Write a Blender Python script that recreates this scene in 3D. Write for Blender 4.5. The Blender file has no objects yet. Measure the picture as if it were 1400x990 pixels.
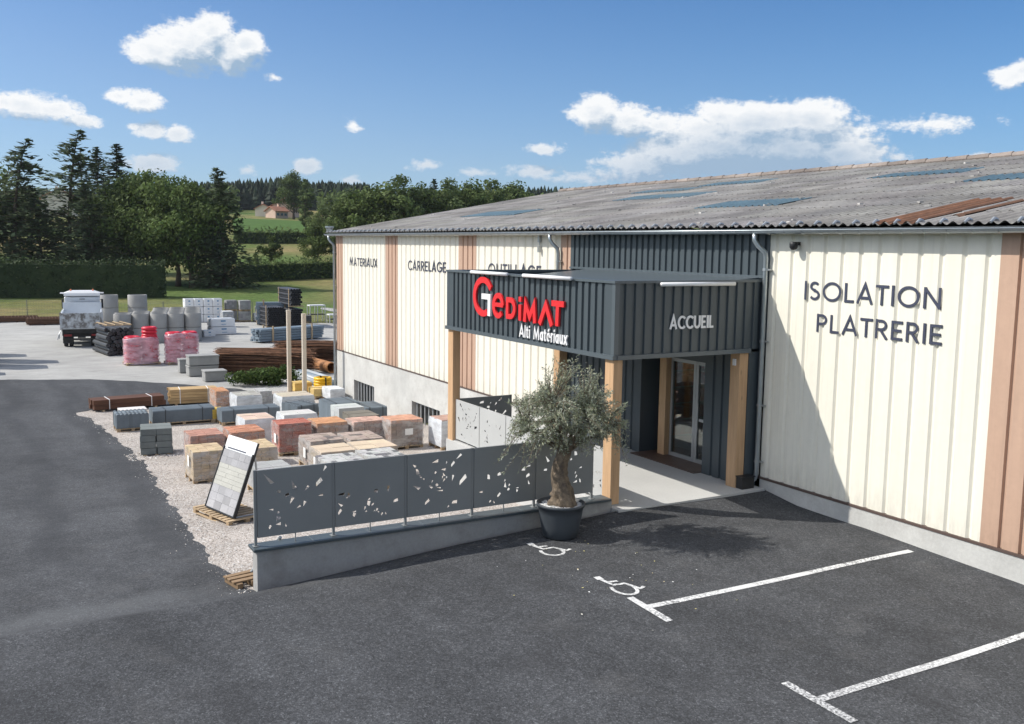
import bpy, bmesh, math, random
import numpy as np
from mathutils import Vector, Matrix, Euler
PI = math.pi
R_ = math.radians
random.seed(7)
scene = bpy.context.scene
COL = scene.collection

# ------------------------------------------------------------------ helpers
def interp(x, xs, ys):
    return float(np.interp(x, xs, ys))

class MB:
    """collects shapes and links them as ONE mesh object"""
    def __init__(s):
        s.v = []; s.f = []; s.t = []; s.tint = (1, 1, 1)
    def add(s, vs, fs, tint=None):
        b = len(s.v); s.v.extend([tuple(p) for p in vs])
        for f in fs:
            s.f.append([i + b for i in f]); s.t.append(tint or s.tint)
    def quad(s, a, b, c, d, tint=None):
        s.add([a, b, c, d], [(0, 1, 2, 3)], tint)
    def box(s, cx, cy, cz, sx, sy, sz, rz=0.0, tint=None, M=None, taper=1.0):
        """cz is the box CENTRE"""
        c, sn = math.cos(rz), math.sin(rz)
        vs = []
        for dz in (-.5, .5):
            k = taper if dz > 0 else 1.0
            for dx, dy in ((-.5, -.5), (.5, -.5), (.5, .5), (-.5, .5)):
                x, y = dx * sx * k, dy * sy * k
                vs.append((cx + x * c - y * sn, cy + x * sn + y * c, cz + dz * sz))
        if M is not None: vs = [M @ Vector(p) for p in vs]
        s.add(vs, [(3, 2, 1, 0), (4, 5, 6, 7), (0, 1, 5, 4), (1, 2, 6, 5), (2, 3, 7, 6), (3, 0, 4, 7)], tint)
    def b2(s, x0, x1, y0, y1, z0, z1, tint=None):
        s.box((x0 + x1) / 2, (y0 + y1) / 2, (z0 + z1) / 2, abs(x1 - x0), abs(y1 - y0), abs(z1 - z0), tint=tint)
    def tube(s, pts, rad, n=8, cap=True, tint=None, jit=None):
        pts = [Vector(p) for p in pts]
        if not isinstance(rad, (list, tuple)): rad = [rad] * len(pts)
        rings = []; ref = Vector((0, 0, 1))
        t0 = (pts[1] - pts[0]).normalized()
        if abs(t0.dot(ref)) > .9: ref = Vector((1, 0, 0))
        u = t0.cross(ref).normalized()
        for i, p in enumerate(pts):
            if i == 0: t = pts[1] - pts[0]
            elif i == len(pts) - 1: t = pts[-1] - pts[-2]
            else: t = (pts[i + 1] - pts[i]).normalized() + (pts[i] - pts[i - 1]).normalized()
            t.normalize()
            u = (u - t * u.dot(t)).normalized(); w = t.cross(u)
            ring = []
            for k in range(n):
                a = 2 * PI * k / n; r = rad[i]
                if jit: r *= jit(i, k)
                ring.append(p + (u * math.cos(a) + w * math.sin(a)) * r)
            rings.append(ring)
        vs = [p for r in rings for p in r]; fs = []
        for i in range(len(pts) - 1):
            for k in range(n):
                a = i * n + k; b = i * n + (k + 1) % n
                fs.append((a, b, b + n, a + n))
        if cap:
            fs.append(tuple(range(n - 1, -1, -1))); m = (len(pts) - 1) * n
            fs.append(tuple(range(m, m + n)))
        s.add(vs, fs, tint)
    def lathe(s, prof, n=24, c=(0, 0, 0), tint=None, close=False):
        vs = []; fs = []; m = len(prof)
        for k in range(n):
            a = 2 * PI * k / n
            for r, z in prof:
                vs.append((c[0] + r * math.cos(a), c[1] + r * math.sin(a), c[2] + z))
        for k in range(n):
            k2 = (k + 1) % n
            for i in range(m - 1 if not close else m):
                j = (i + 1) % m
                fs.append((k * m + i, k2 * m + i, k2 * m + j, k * m + j))
        s.add(vs, fs, tint)
    def build(s, name, mat, parent=None, smooth=False, bevel=0.0):
        me = bpy.data.meshes.new(name)
        me.from_pydata(s.v, [], s.f); me.update()
        if any(t != (1, 1, 1) for t in s.t):
            at = me.color_attributes.new("tint", 'FLOAT_COLOR', 'CORNER')
            n = [len(f) for f in s.f]
            arr = np.repeat(np.array([(t[0], t[1], t[2], 1.0) for t in s.t], np.float32), n, axis=0)
            at.data.foreach_set("color", arr.ravel())
        else:
            at = me.color_attributes.new("tint", 'FLOAT_COLOR', 'POINT')
            at.data.foreach_set("color", np.ones(len(s.v) * 4, np.float32))
        if smooth:
            me.polygons.foreach_set("use_smooth", [True] * len(me.polygons))
        o = bpy.data.objects.new(name, me); COL.objects.link(o)
        if mat: me.materials.append(mat)
        if parent: o.parent = parent
        if bevel:
            b = o.modifiers.new("bevel", 'BEVEL'); b.width = bevel; b.segments = 1
            b.limit_method = 'ANGLE'; b.angle_limit = R_(40)
        return o

def thing(name, label, cat, loc=(0, 0, 0), rz=0.0, group=None):
    o = bpy.data.objects.new(name, None); COL.objects.link(o)
    o.empty_display_size = .3
    o.location = loc; o.rotation_euler = (0, 0, rz)
    o["label"] = label; o["category"] = cat
    if group: o["group"] = group
    return o
def tag(o, label, cat, group=None):
    o["label"] = label; o["category"] = cat
    if group: o["group"] = group
    return o
def kind(o, k): o["kind"] = k; return o
def dup(root, loc, rz=None, label=None, scale=None, group=None):
    r = root.copy(); COL.objects.link(r); r.location = loc
    if rz is not None: r.rotation_euler = (0, 0, rz)
    if scale: r.scale = scale if isinstance(scale, (tuple, list)) else (scale,) * 3
    if label: r["label"] = label
    if group: r["group"] = group
    for ch in list(root.children):
        c = ch.copy(); COL.objects.link(c); c.parent = r
        for g in list(ch.children):
            d = g.copy(); COL.objects.link(d); d.parent = c
    return r

# ------------------------------------------------------------------ materials
class N:
    def __init__(s, name):
        s.m = bpy.data.materials.new(name); s.m.use_nodes = True
        s.t = s.m.node_tree; s.bs = s.t.nodes["Principled BSDF"]; s.L = s.t.links.new
        s.geo = s.t.nodes.new("ShaderNodeNewGeometry")
    def n(s, typ, **kw):
        x = s.t.nodes.new(typ)
        for k, v in kw.items(): setattr(x, k, v)
        return x
    def pos(s, scale=(1, 1, 1)):
        m = s.n("ShaderNodeVectorMath", operation='MULTIPLY'); m.inputs[1].default_value = scale
        s.L(s.geo.outputs["Position"], m.inputs[0]); return m.outputs[0]
    def noise(s, scale, detail=3, rough=.55, vec=None):
        x = s.n("ShaderNodeTexNoise"); x.inputs["Scale"].default_value = scale
        x.inputs["Detail"].default_value = detail; x.inputs["Roughness"].default_value = rough
        s.L(vec or s.geo.outputs["Position"], x.inputs["Vector"]); return x.outputs["Fac"]
    def voro(s, scale, vec=None, out="Color", feature='F1'):
        x = s.n("ShaderNodeTexVoronoi", feature=feature); x.inputs["Scale"].default_value = scale
        s.L(vec or s.geo.outputs["Position"], x.inputs["Vector"]); return x.outputs[out]
    def math(s, op, a, b=None, c=None, clamp=False):
        x = s.n("ShaderNodeMath", operation=op); x.use_clamp = clamp
        for i, v in enumerate((a, b, c)):
            if v is None: continue
            if isinstance(v, (int, float)): x.inputs[i].default_value = v
            else: s.L(v, x.inputs[i])
        return x.outputs[0]
    def ramp(s, fac, stops):
        x = s.n("ShaderNodeValToRGB"); e = x.color_ramp.elements
        while len(e) < len(stops): e.new(.5)
        for i, (p, c) in enumerate(stops):
            e[i].position = p
            e[i].color = (c, c, c, 1) if isinstance(c, (int, float)) else (*c, 1)
        s.L(fac, x.inputs[0]); return x.outputs[0]
    def mix(s, fac, a, b, mode='MIX'):
        x = s.n("ShaderNodeMix", data_type='RGBA', blend_type=mode)
        if isinstance(fac, (int, float)): x.inputs[0].default_value = fac
        else: s.L(fac, x.inputs[0])
        for i, v in ((6, a), (7, b)):
            if isinstance(v, tuple): x.inputs[i].default_value = (*v[:3], 1)
            else: s.L(v, x.inputs[i])
        return x.outputs[2]
    def bump(s, h, strength=.3, dist=.01):
        x = s.n("ShaderNodeBump"); x.inputs["Strength"].default_value = strength
        x.inputs["Distance"].default_value = dist
        s.L(h, x.inputs["Height"]); s.L(x.outputs[0], s.bs.inputs["Normal"])
    def col(s, c):
        if isinstance(c, tuple): s.bs.inputs["Base Color"].default_value = (*c, 1)
        else: s.L(c, s.bs.inputs["Base Color"])
    def rough(s, r):
        if isinstance(r, (int, float)): s.bs.inputs["Roughness"].default_value = r
        else: s.L(r, s.bs.inputs["Roughness"])
    def spec(s, v): s.bs.inputs["Specular IOR Level"].default_value = v

DIRT = set()
def mat(name, c, rough=.75, var=.12, vs=2.0, fine=0.0, fs=30.0, bump=0.0, bs=25.0, metal=0.0, spec=.4,
        stain=None, stretch=None, dark=None):
    """weathered surface: colour x tint attribute, slow and fine variation, optional stains and bump"""
    k = N(name)
    at = k.n("ShaderNodeAttribute", attribute_name="tint")
    base = k.mix(1.0, c, at.outputs["Color"], 'MULTIPLY')
    vec = k.pos(stretch) if stretch else None
    n1 = k.noise(vs, 4, .6, vec)
    f = k.ramp(n1, [(.25, 1 - var), (.75, 1 + var)]) if var else None
    if f: base = k.mix(1.0, base, f, 'MULTIPLY')
    if fine:
        f2 = k.ramp(k.noise(fs, 2, .7), [(.3, 1 - fine), (.7, 1 + fine)])
        base = k.mix(1.0, base, f2, 'MULTIPLY')
    if stain:
        sc, lo, hi, colr = stain
        base = k.mix(k.ramp(k.noise(vs * sc, 5, .65, vec), [(lo, 0.0), (hi, .85)]), base, colr)
    if name in ("cream_cladding", "brown_cladding"):   # splashed dirt near the foot of the sheets, rain streaks
        sp = k.n("ShaderNodeSeparateXYZ"); k.L(k.geo.outputs["Position"], sp.inputs[0])
        low = k.math('MULTIPLY_ADD', sp.outputs[2], -1.5, 1.25, True)
        d = k.math('MULTIPLY', low, k.ramp(k.noise(3.0, 5, .7, k.pos((2.5, 1, .5))), [(.38, 0.0), (.72, .55)]))
        base = k.mix(d, base, tuple(x * .55 for x in c))
        st = k.ramp(k.noise(3.4, 4, .6, k.pos((3.2, 1, .09))), [(.56, 0.0), (.76, .20)])
        base = k.mix(st, base, tuple(x * .62 for x in c))
    k.col(base); k.rough(rough); k.spec(spec)
    k.bs.inputs["Metallic"].default_value = metal
    if bump: k.bump(k.noise(bs, 4, .6), bump, .02)
    return k.m

M_ = {}
def asphalt_mat():
    k = N("asphalt")
    a = k.voro(58.0)
    hsv = k.n("ShaderNodeSeparateColor"); k.L(a, hsv.inputs[0])
    sp = k.ramp(hsv.outputs[0], [(0.0, .66), (.5, .96), (.86, 1.2), (.97, 1.8)])
    b = k.voro(28.0); h2 = k.n("ShaderNodeSeparateColor"); k.L(b, h2.inputs[0])
    sp2 = k.ramp(h2.outputs[1], [(0.0, .8), (.6, 1.0), (.97, 1.25)])
    big = k.ramp(k.noise(.35, 5, .62), [(.3, .78), (.72, 1.28)])
    mid = k.ramp(k.noise(2.3, 4, .6), [(.3, .88), (.7, 1.14)])
    lane = k.ramp(k.noise(1.0, 4, .55, k.pos((.09, .8, 1))), [(.32, .86), (.7, 1.16)])
    c = k.mix(1.0, (.060, .062, .066), sp, 'MULTIPLY')
    for x in (sp2, big, mid, lane): c = k.mix(1.0, c, x, 'MULTIPLY')
    # the paler joint where the drive meets the car park, wheel lanes down the drive
    sp_ = k.n("ShaderNodeSeparateXYZ"); k.L(k.geo.outputs["Position"], sp_.inputs[0])
    jx = k.math('ADD', sp_.outputs[0], k.math('MULTIPLY_ADD', k.noise(.8, 4), 1.6, -.55))
    jn = k.ramp(k.math('MULTIPLY_ADD', k.math('ABSOLUTE', jx), -1.6, 1.0, True), [(.0, 0.0), (.9, .42)])
    jy = k.math('MULTIPLY_ADD', sp_.outputs[1], -.9, -6.6, True)
    c = k.mix(k.math('MULTIPLY', jn, jy), c, (.13, .135, .14))
    wl = k.math('SINE', k.math('MULTIPLY_ADD', sp_.outputs[1], 2.9, k.math('MULTIPLY', k.noise(.12, 2), 9.0)))
    wm = k.math('MULTIPLY', k.ramp(wl, [(.35, 0.0), (.95, .42)]), k.math('MULTIPLY_ADD', sp_.outputs[0], -.25, -.3, True))
    c = k.mix(wm, c, (.036, .038, .042))
    oil = k.math('MULTIPLY', k.ramp(k.noise(.75, 5, .6), [(.56, 0.0), (.72, .55)]), k.math('MULTIPLY_ADD', sp_.outputs[0], .5, -.6, True))
    c = k.mix(oil, c, (.036, .036, .038))
    # pale dusty wear
    dust = k.ramp(k.noise(.9, 6, .7), [(.56, 0.0), (.8, .28)])
    c = k.mix(dust, c, (.16, .155, .15))
    k.col(c); k.rough(.88); k.spec(.25)
    hb = k.math('ADD', k.math('MULTIPLY', k.voro(70.0, out="Distance"), .6), k.noise(9.0, 3))
    k.bump(hb, .55, .012)
    return k.m
def gravel_mat():
    k = N("gravel")
    a = k.n("ShaderNodeSeparateColor"); k.L(k.voro(34.0), a.inputs[0])
    c = k.ramp(a.outputs[0], [(0.0, (.36, .31, .27)), (.4, (.56, .50, .45)), (.75, (.68, .62, .57)), (1.0, (.82, .79, .75))])
    c = k.mix(1.0, c, k.ramp(k.noise(.8, 4), [(.3, .82), (.7, 1.12)]), 'MULTIPLY')
    c = k.mix(1.0, c, k.ramp(k.voro(34.0, out="Distance"), [(.0, 1.08), (.5, .62)]), 'MULTIPLY')
    k.col(c); k.rough(.95); k.spec(.15); k.bump(k.voro(34.0, out="Distance"), -.5, .02)
    return k.m
def yard_mat():
    k = N("pale_yard")
    c = k.mix(k.ramp(k.noise(.25, 5, .65), [(.35, 0.0), (.7, 1.0)]), (.34, .335, .32), (.43, .425, .405))
    c = k.mix(1.0, c, k.ramp(k.noise(1.4, 5, .65, k.pos((1, .35, 1))), [(.3, .85), (.7, 1.12)]), 'MULTIPLY')
    c = k.mix(1.0, c, k.ramp(k.noise(26, 3, .7), [(.3, .84), (.7, 1.14)]), 'MULTIPLY')
    c = k.mix(k.ramp(k.noise(.6, 6, .72), [(.6, 0.0), (.78, .4)]), c, (.2, .195, .18))
    k.col(c); k.rough(.95); k.spec(.15); k.bump(k.noise(18, 4), .4, .02)
    return k.m
def grass_mat():
    k = N("meadow_grass")
    f = k.ramp(k.noise(.045, 5, .6), [(.34, 0.0), (.58, 1.0)])
    c = k.mix(f, (.085, .125, .030), (.25, .205, .095))
    c = k.mix(k.ramp(k.noise(.02, 3), [(.45, 0.0), (.6, .8)]), c, (.075, .14, .035))
    c = k.mix(1.0, c, k.ramp(k.noise(.9, 5, .7), [(.3, .72), (.7, 1.25)]), 'MULTIPLY')
    c = k.mix(1.0, c, k.ramp(k.noise(9.0, 4, .7), [(.3, .75), (.7, 1.25)]), 'MULTIPLY')
    k.col(c); k.rough(.95); k.spec(.1); k.bump(k.noise(6, 5, .7), .8, .15)
    return k.m
def leaf_mat(name, c1, c2, trans=.25, scale=.5):
    k = N(name)
    at = k.n("ShaderNodeAttribute", attribute_name="tint")
    c = k.mix(k.ramp(k.noise(scale, 3), [(.35, 0.0), (.65, 1.0)]), c1, c2)
    c = k.mix(1.0, c, at.outputs["Color"], 'MULTIPLY')
    k.col(c); k.rough(.7); k.spec(.12)
    tr = k.n("ShaderNodeBsdfTranslucent"); k.L(c, tr.inputs[0])
    mx = k.n("ShaderNodeMixShader"); mx.inputs[0].default_value = trans
    out = k.t.nodes["Material Output"]
    k.L(k.bs.outputs[0], mx.inputs[1]); k.L(tr.outputs[0], mx.inputs[2]); k.L(mx.outputs[0], out.inputs[0])
    return k.m
def wood_mat(name, c, c2, sc=(9, 9, .7)):
    k = N(name)
    at = k.n("ShaderNodeAttribute", attribute_name="tint")
    g = k.noise(2.2, 6, .65, k.pos(sc))
    b = k.mix(k.ramp(g, [(.3, 0.0), (.7, 1.0)]), c, c2)
    b = k.mix(1.0, b, at.outputs["Color"], 'MULTIPLY')
    b = k.mix(k.ramp(k.voro(1.6, k.pos((2.2, 2.2, .8)), out="Distance"), [(.03, .6), (.09, 0.0)]), b, tuple(x * .4 for x in c))
    k.col(b); k.rough(.7); k.spec(.25); k.bump(g, .25, .006)
    return k.m
def glass_mat(name, tintc=(.9, .95, .95), refl=.12):
    k = N(name); out = k.t.nodes["Material Output"]
    tr = k.n("ShaderNodeBsdfTransparent"); tr.inputs[0].default_value = (*tintc, 1)
    gl = k.n("ShaderNodeBsdfGlossy"); gl.inputs["Roughness"].default_value = .02
    fr = k.n("ShaderNodeLayerWeight"); fr.inputs[0].default_value = .35
    f = k.math('ADD', k.math('MULTIPLY', fr.outputs["Fresnel"], .8), refl * .3, clamp=True)
    mx = k.n("ShaderNodeMixShader"); k.L(f, mx.inputs[0]); k.L(tr.outputs[0], mx.inputs[1]); k.L(gl.outputs[0], mx.inputs[2])
    k.L(mx.outputs[0], out.inputs[0]); return k.m
def film_mat(name, c, rough=.25, alpha=.5):
    """clear stretch film: glossy, wrinkled, partly see-through"""
    k = N(name); out = k.t.nodes["Material Output"]
    w = k.noise(2.2, 3, .6, k.pos((1, 1, 3.0)))
    k.col(k.mix(k.ramp(w, [(.35, 0.0), (.7, 1.0)]), tuple(x * .8 for x in c), c)); k.rough(rough); k.spec(.6)
    k.bump(w, .7, .03)
    tr = k.n("ShaderNodeBsdfTransparent")
    f = k.ramp(k.noise(1.8, 3, .6, k.pos((1, 1, 2.5))), [(.32, alpha - .25), (.7, min(1, alpha + .3))])
    mx = k.n("ShaderNodeMixShader"); k.L(f, mx.inputs[0]); k.L(tr.outputs[0], mx.inputs[1]); k.L(k.bs.outputs[0], mx.inputs[2])
    k.L(mx.outputs[0], out.inputs[0]); return k.m

M_["asphalt"] = asphalt_mat(); M_["gravel"] = gravel_mat(); M_["yard"] = yard_mat(); M_["grass"] = grass_mat()
M_["cream"] = mat("cream_cladding", (.80, .765, .66), .5, .05, 1.2, .02, 8, stretch=(5, 1, .25), stain=(1.5, .66, .95, (.62, .57, .46)))
M_["brown"] = mat("brown_cladding", (.50, .335, .245), .5, .07, 1.2, .03, 8, stretch=(5, 1, .25))
M_["slate"] = mat("slate_cladding", (.062, .078, .088), .42, .06, 1.5, .02, 9, stretch=(4, 1, .3), spec=.45)
M_["slate_trim"] = mat("slate_trim", (.085, .105, .118), .35, .06, 1.5, spec=.5)
M_["trim"] = mat("dark_base_trim", (.10, .07, .06), .5, .1)
M_["concrete"] = mat("weathered_concrete", (.53, .525, .50), .9, .16, .9, .06, 22, bump=.25, bs=14, stain=(2.2, .5, .72, (.45, .435, .41)))
M_["wallrender"] = mat("grey_render", (.34, .335, .325), .9, .16, .9, .06, 22, bump=.25, bs=14, stain=(2.2, .5, .72, (.25, .24, .225)))
M_["slab"] = mat("pale_slab", (.50, .497, .48), .9, .08, .7, .06, 35, bump=.15)
M_["grey_concrete"] = mat("grey_cast_concrete", (.30, .30, .29), .9, .16, 1.2, .06, 20, bump=.2)
M_["pipe_concrete"] = mat("ring_concrete", (.34, .335, .32), .9, .14, .9, .05, 12, bump=.2)
M_["zinc"] = mat("zinc", (.42, .46, .48), .32, .12, 3.0, metal=.75, spec=.5)
M_["galv"] = mat("galvanised_steel", (.45, .47, .48), .4, .12, 4.0, metal=.7)
M_["post"] = wood_mat("larch_post", (.60, .39, .225), (.47, .295, .165))
M_["plank"] = wood_mat("pale_pallet_wood", (.52, .40, .26), (.40, .29, .18), (5, 5, 5))
M_["plank2"] = wood_mat("yellow_lumber", (.55, .39, .20), (.42, .28, .14), (3, .7, 5))
M_["greypost"] = wood_mat("silvered_post", (.62, .55, .46), (.52, .46, .38))
M_["darkwood"] = wood_mat("dark_sleeper", (.13, .062, .038), (.085, .042, .028), (3, .6, 4))
M_["panel"] = mat("shaded_powder_coat", (.24, .248, .245), .5, .06, 1.0, spec=.35)  # screen coat for the shaded panels, shade put into the colour
M_["screen_sunlit"] = mat("sunlit_powder_coat", (.46, .465, .455), .5, .05, 1.0, spec=.35)  # same screen coat made lighter, sunlight put into the colour
M_["coping"] = mat("dark_coping", (.065, .082, .09), .45, .1, 2.0, spec=.5)
M_["red"] = mat("sign_red", (.72, .022, .028), .35, .03, spec=.5)
M_["white"] = mat("sign_white", (.80, .80, .80), .4, .03)
M_["ink"] = mat("letter_ink", (.055, .062, .095), .45, .05)
M_["paint"] = None
M_["black"] = mat("black_plastic", (.022, .023, .025), .45, .1)
M_["dark"] = mat("dark_grime", (.035, .033, .031), .8, .3, 3)
M_["pot"] = mat("anthracite_pot", (.055, .064, .074), .5, .08, 2, bump=.05)
M_["rust"] = mat("rusty_steel", (.155, .084, .052), .9, .3, 4, .15, 25)
M_["brickred"] = mat("red_clay", (.40, .15, .105), .9, .14, 2.5, .06, 30)
M_["tan"] = mat("tan_paver", (.50, .385, .24), .9, .12, 2.5, .06, 30)
M_["block"] = mat("block_load", (1, 1, 1), .9, .1, 2.2, .07, 30, bump=.12)
M_["film"] = film_mat("stretch_film", (.70, .68, .66), .28, .30)
M_["filmwhite"] = film_mat("milky_film", (.80, .84, .88), .3, .85)
M_["pinkfilm"] = film_mat("film_over_red", (.86, .60, .68), .2, .50)
M_["paper"] = mat("label_paper", (.80, .80, .79), .6, .03)
M_["slatetile"] = mat("slate_blue_tile", (.135, .165, .19), .6, .12, 3, .05, 20)
M_["pavgrey"] = mat("grey_paving", (.17, .19, .185), .9, .14, 3, .07, 30)
M_["coilred"] = mat("red_conduit", (.62, .02, .045), .4, .08, 4)
M_["yellow"] = mat("yellow_conduit", (.80, .46, .01), .42, .07, 4)
M_["pvc"] = mat("grey_pvc", (.42, .45, .47), .4, .06)
M_["clay"] = mat("orange_clay_pipe", (.36, .16, .055), .7, .12, 3)
M_["bluegrey"] = mat("bluegrey_profile", (.17, .215, .255), .5, .1, 2)
M_["truckwhite"] = mat("truck_paint", (.62, .65, .68), .35, .06, 2)
M_["dirtywhite"] = mat("dirty_tailgate", (.55, .58, .60), .5, .15, 2, stain=(1.6, .42, .6, (.12, .10, .085)))
M_["tyre"] = mat("tyre_rubber", (.025, .025, .026), .85, .15, 6)
M_["glass"] = glass_mat("door_glass")
M_["darkglass"] = mat("dark_glass", (.02, .025, .03), .08, .0, spec=.6)
M_["lamp"] = mat("lamp_housing", (.62, .63, .64), .3, .04, metal=.3)
M_["bark"] = mat("dark_bark", (.10, .075, .055), .95, .3, 5, bump=.6, bs=8)
M_["olivebark"] = mat("olive_bark", (.175, .135, .095), .95, .4, 6, .25, 18, bump=1.0, bs=16, stain=(1.3, .52, .66, (.09, .07, .055)))
M_["oliveleaf"] = leaf_mat("olive_leaves", (.33, .36, .25), (.45, .465, .375), .3, 3.0)
M_["leafdark"] = leaf_mat("dark_leaves", (.080, .120, .040), (.128, .170, .062), .32)
M_["leafmid"] = leaf_mat("mid_leaves", (.080, .120, .038), (.118, .155, .055), .28)
M_["leaflight"] = leaf_mat("light_leaves", (.10, .145, .055), (.145, .18, .075), .3)
M_["needle"] = leaf_mat("conifer_needles", (.036, .060, .034), (.056, .085, .046), .15)
M_["needleblue"] = leaf_mat("cedar_needles", (.088, .120, .064), (.122, .155, .086), .26)
M_["hedge"] = leaf_mat("hedge_leaves", (.036, .056, .026), (.056, .080, .036), .15, 1.0)
M_["shrub"] = leaf_mat("shrub_leaves", (.045, .085, .025), (.085, .12, .035), .25, 3.0)
M_["render"] = mat("house_render", (.62, .45, .36), .9, .08, .5)
M_["rooftile"] = mat("clay_rooftile", (.36, .17, .11), .9, .18, .6)
M_["wire"] = mat("grey_wire", (.16, .165, .16), .6, .1)
M_["doormat"] = mat("brown_tiles", (.13, .085, .065), .5, .15, 5)
M_["alu"] = mat("aluminium_frame", (.40, .41, .41), .4, .05, metal=.4)
M_["room"] = mat("shop_interior", (.16, .14, .125), .8, .2, 1.0)
def paint_mat():
    k = N("road_paint")
    wear = k.ramp(k.noise(24, 5, .75), [(.43, 0.0), (.56, 1.0)])
    spx = k.n('ShaderNodeSeparateXYZ'); k.L(k.geo.outputs['Position'], spx.inputs[0])
    hard = k.math('MULTIPLY', k.math('MULTIPLY_ADD', spx.outputs[0], .4, -2.3, True), k.math('MULTIPLY_ADD', spx.outputs[1], -.35, .35, True))
    big = k.math('SUBTRACT', k.ramp(k.noise(1.4, 3), [(.35, .0), (.6, .75)]), k.math('MULTIPLY', hard, .75), None, True)
    wear = k.math('MULTIPLY', wear, k.math('MULTIPLY_ADD', hard, -.35, 1.0))
    f = k.math('MAXIMUM', wear, big)
    k.col(k.mix(f, (.10, .10, .105), (.78, .78, .77))); k.rough(.8)
    k.bump(k.noise(40, 3), .3, .01); return k.m
M_["paint"] = paint_mat()
def roof_mat():
    k = N("fibre_cement_roof")
    at = k.n("ShaderNodeAttribute", attribute_name="tint")
    c = k.mix(k.ramp(k.noise(.5, 5, .65), [(.35, 0.0), (.68, 1.0)]), (.205, .198, .192), (.355, .345, .33))
    c = k.mix(k.ramp(k.noise(3.2, 6, .75), [(.52, 0.0), (.74, .6)]), c, (.13, .122, .118))
    c = k.mix(k.ramp(k.noise(7.0, 5, .75), [(.60, 0.0), (.74, .6)]), c, (.40, .385, .355))
    c = k.mix(1.0, c, at.outputs["Color"], 'MULTIPLY')
    k.col(c); k.rough(.95); k.spec(.15); k.bump(k.noise(20, 4), .5, .02); return k.m
M_["roof"] = roof_mat()
M_["skylight"] = mat("translucent_sheet", (.10, .165, .20), .35, .2, 1.5, .1, 8, spec=.5)
# ------------------------------------------------------------------ ground
CX, CY, CZ = 15.426, -11.044, 5.2264
PX = [-400, -95, -60, -30, -20, -12, -6, -3, 0.1, 1.2, 3, 5, 7, 12, 30]
PZ = [-2.2, -2.2, -2.2, -2.1, -1.85, -1.45, -1.02, -.8, -.56, -.16, -.16, -.22, -.3, -.45, -.6]
WY = [-7.3, -7.12, -5.29, -3.84, -2, -.2, 0]
WZ = [-.57, -.56, -.38, -.25, -.11, -.03, -.02]
FR = [0, 100, 118, 150, 200, 250, 280, 350, 450, 600, 900]
FZ = [-2.2, -2.2, -1.9, -.6, 2.0, 6.0, 9.2, 13.8, 20, 24, 24]
def gzv(x, y):
    x = np.asarray(x, float); y = np.asarray(y, float)
    z = np.interp(x, PX, PZ)
    e = np.interp(y, WY, WZ)
    t = np.clip(x / 1.2, 0, 1)
    z2 = e * (1 - t) + -.16 * t
    z = np.where((x > 0.02) & (x < 1.2) & (y > -7.3), z2, z)
    near = np.exp(-((x + 10) / 40) ** 2)
    z = z + near * (.012 * np.sin(x * .9 + y * .5) + .010 * np.sin(y * 1.3 - x * .35 + 1) + .006 * np.sin(2.1 * x + 1.7 * y))
    r = np.hypot(x - 15, y + 11)
    w = np.clip((r - 100) / 20, 0, 1); w = w * w * (3 - 2 * w)
    far = np.interp(r, FR, FZ) + np.where(r > 140, np.minimum(1, (r - 140) / 150) * 1.6 * np.sin(x * .02 + 1) * np.cos(y * .017), 0)
    return z * (1 - w) + far * w
def gz(x, y): return float(gzv(x, y))
def bearing(a, d):
    a = R_(a); return CX - d * math.sin(a), CY + d * math.cos(a)

def seq(*parts):
    out = []
    for a, b, s in parts: out += list(np.arange(a, b - 1e-6, s))
    return np.array(out)
GX = seq((-800, -300, 20), (-300, -110, 6), (-110, -46, 1), (-46, 9, .25), (9, 40, 1), (40, 300, 10), (300, 801, 25))
GY = seq((-800, -300, 25), (-300, -45, 10), (-45, -14, 1), (-14, 4.5, .25), (4.5, 40, 1), (40, 300, 6), (300, 801, 20))
XX, YY = np.meshgrid(GX, GY, indexing='ij'); ZZ = gzv(XX, YY)

def hashn(x, y):
    return (np.sin(x * 2.3 + 1.7 * np.sin(y * 1.9)) + np.sin(y * 3.1 + 1.3 * np.sin(x * 2.7 + 1)) + .7 * np.sin(x * 6.1 - y * 5.3) + .5 * np.sin(11 * x + 9.0 * y)) / 3.2
def poly_sd(poly, X, Y):
    """signed distance, positive inside"""
    P = np.array(poly); n = len(P); d = np.full(X.shape, 1e9); ins = np.zeros(X.shape, bool)
    for i in range(n):
        a = P[i]; b = P[(i + 1) % n]; ab = b - a
        t = np.clip(((X - a[0]) * ab[0] + (Y - a[1]) * ab[1]) / (ab @ ab), 0, 1)
        d = np.minimum(d, np.hypot(X - a[0] - t * ab[0], Y - a[1] - t * ab[1]))
        c = ((a[1] > Y) != (b[1] > Y)) & (X < (b[0] - a[0]) * (Y - a[1]) / ((b[1] - a[1]) or 1e-9) + a[0])
        ins ^= c
    return np.where(ins, d, -d)
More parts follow.
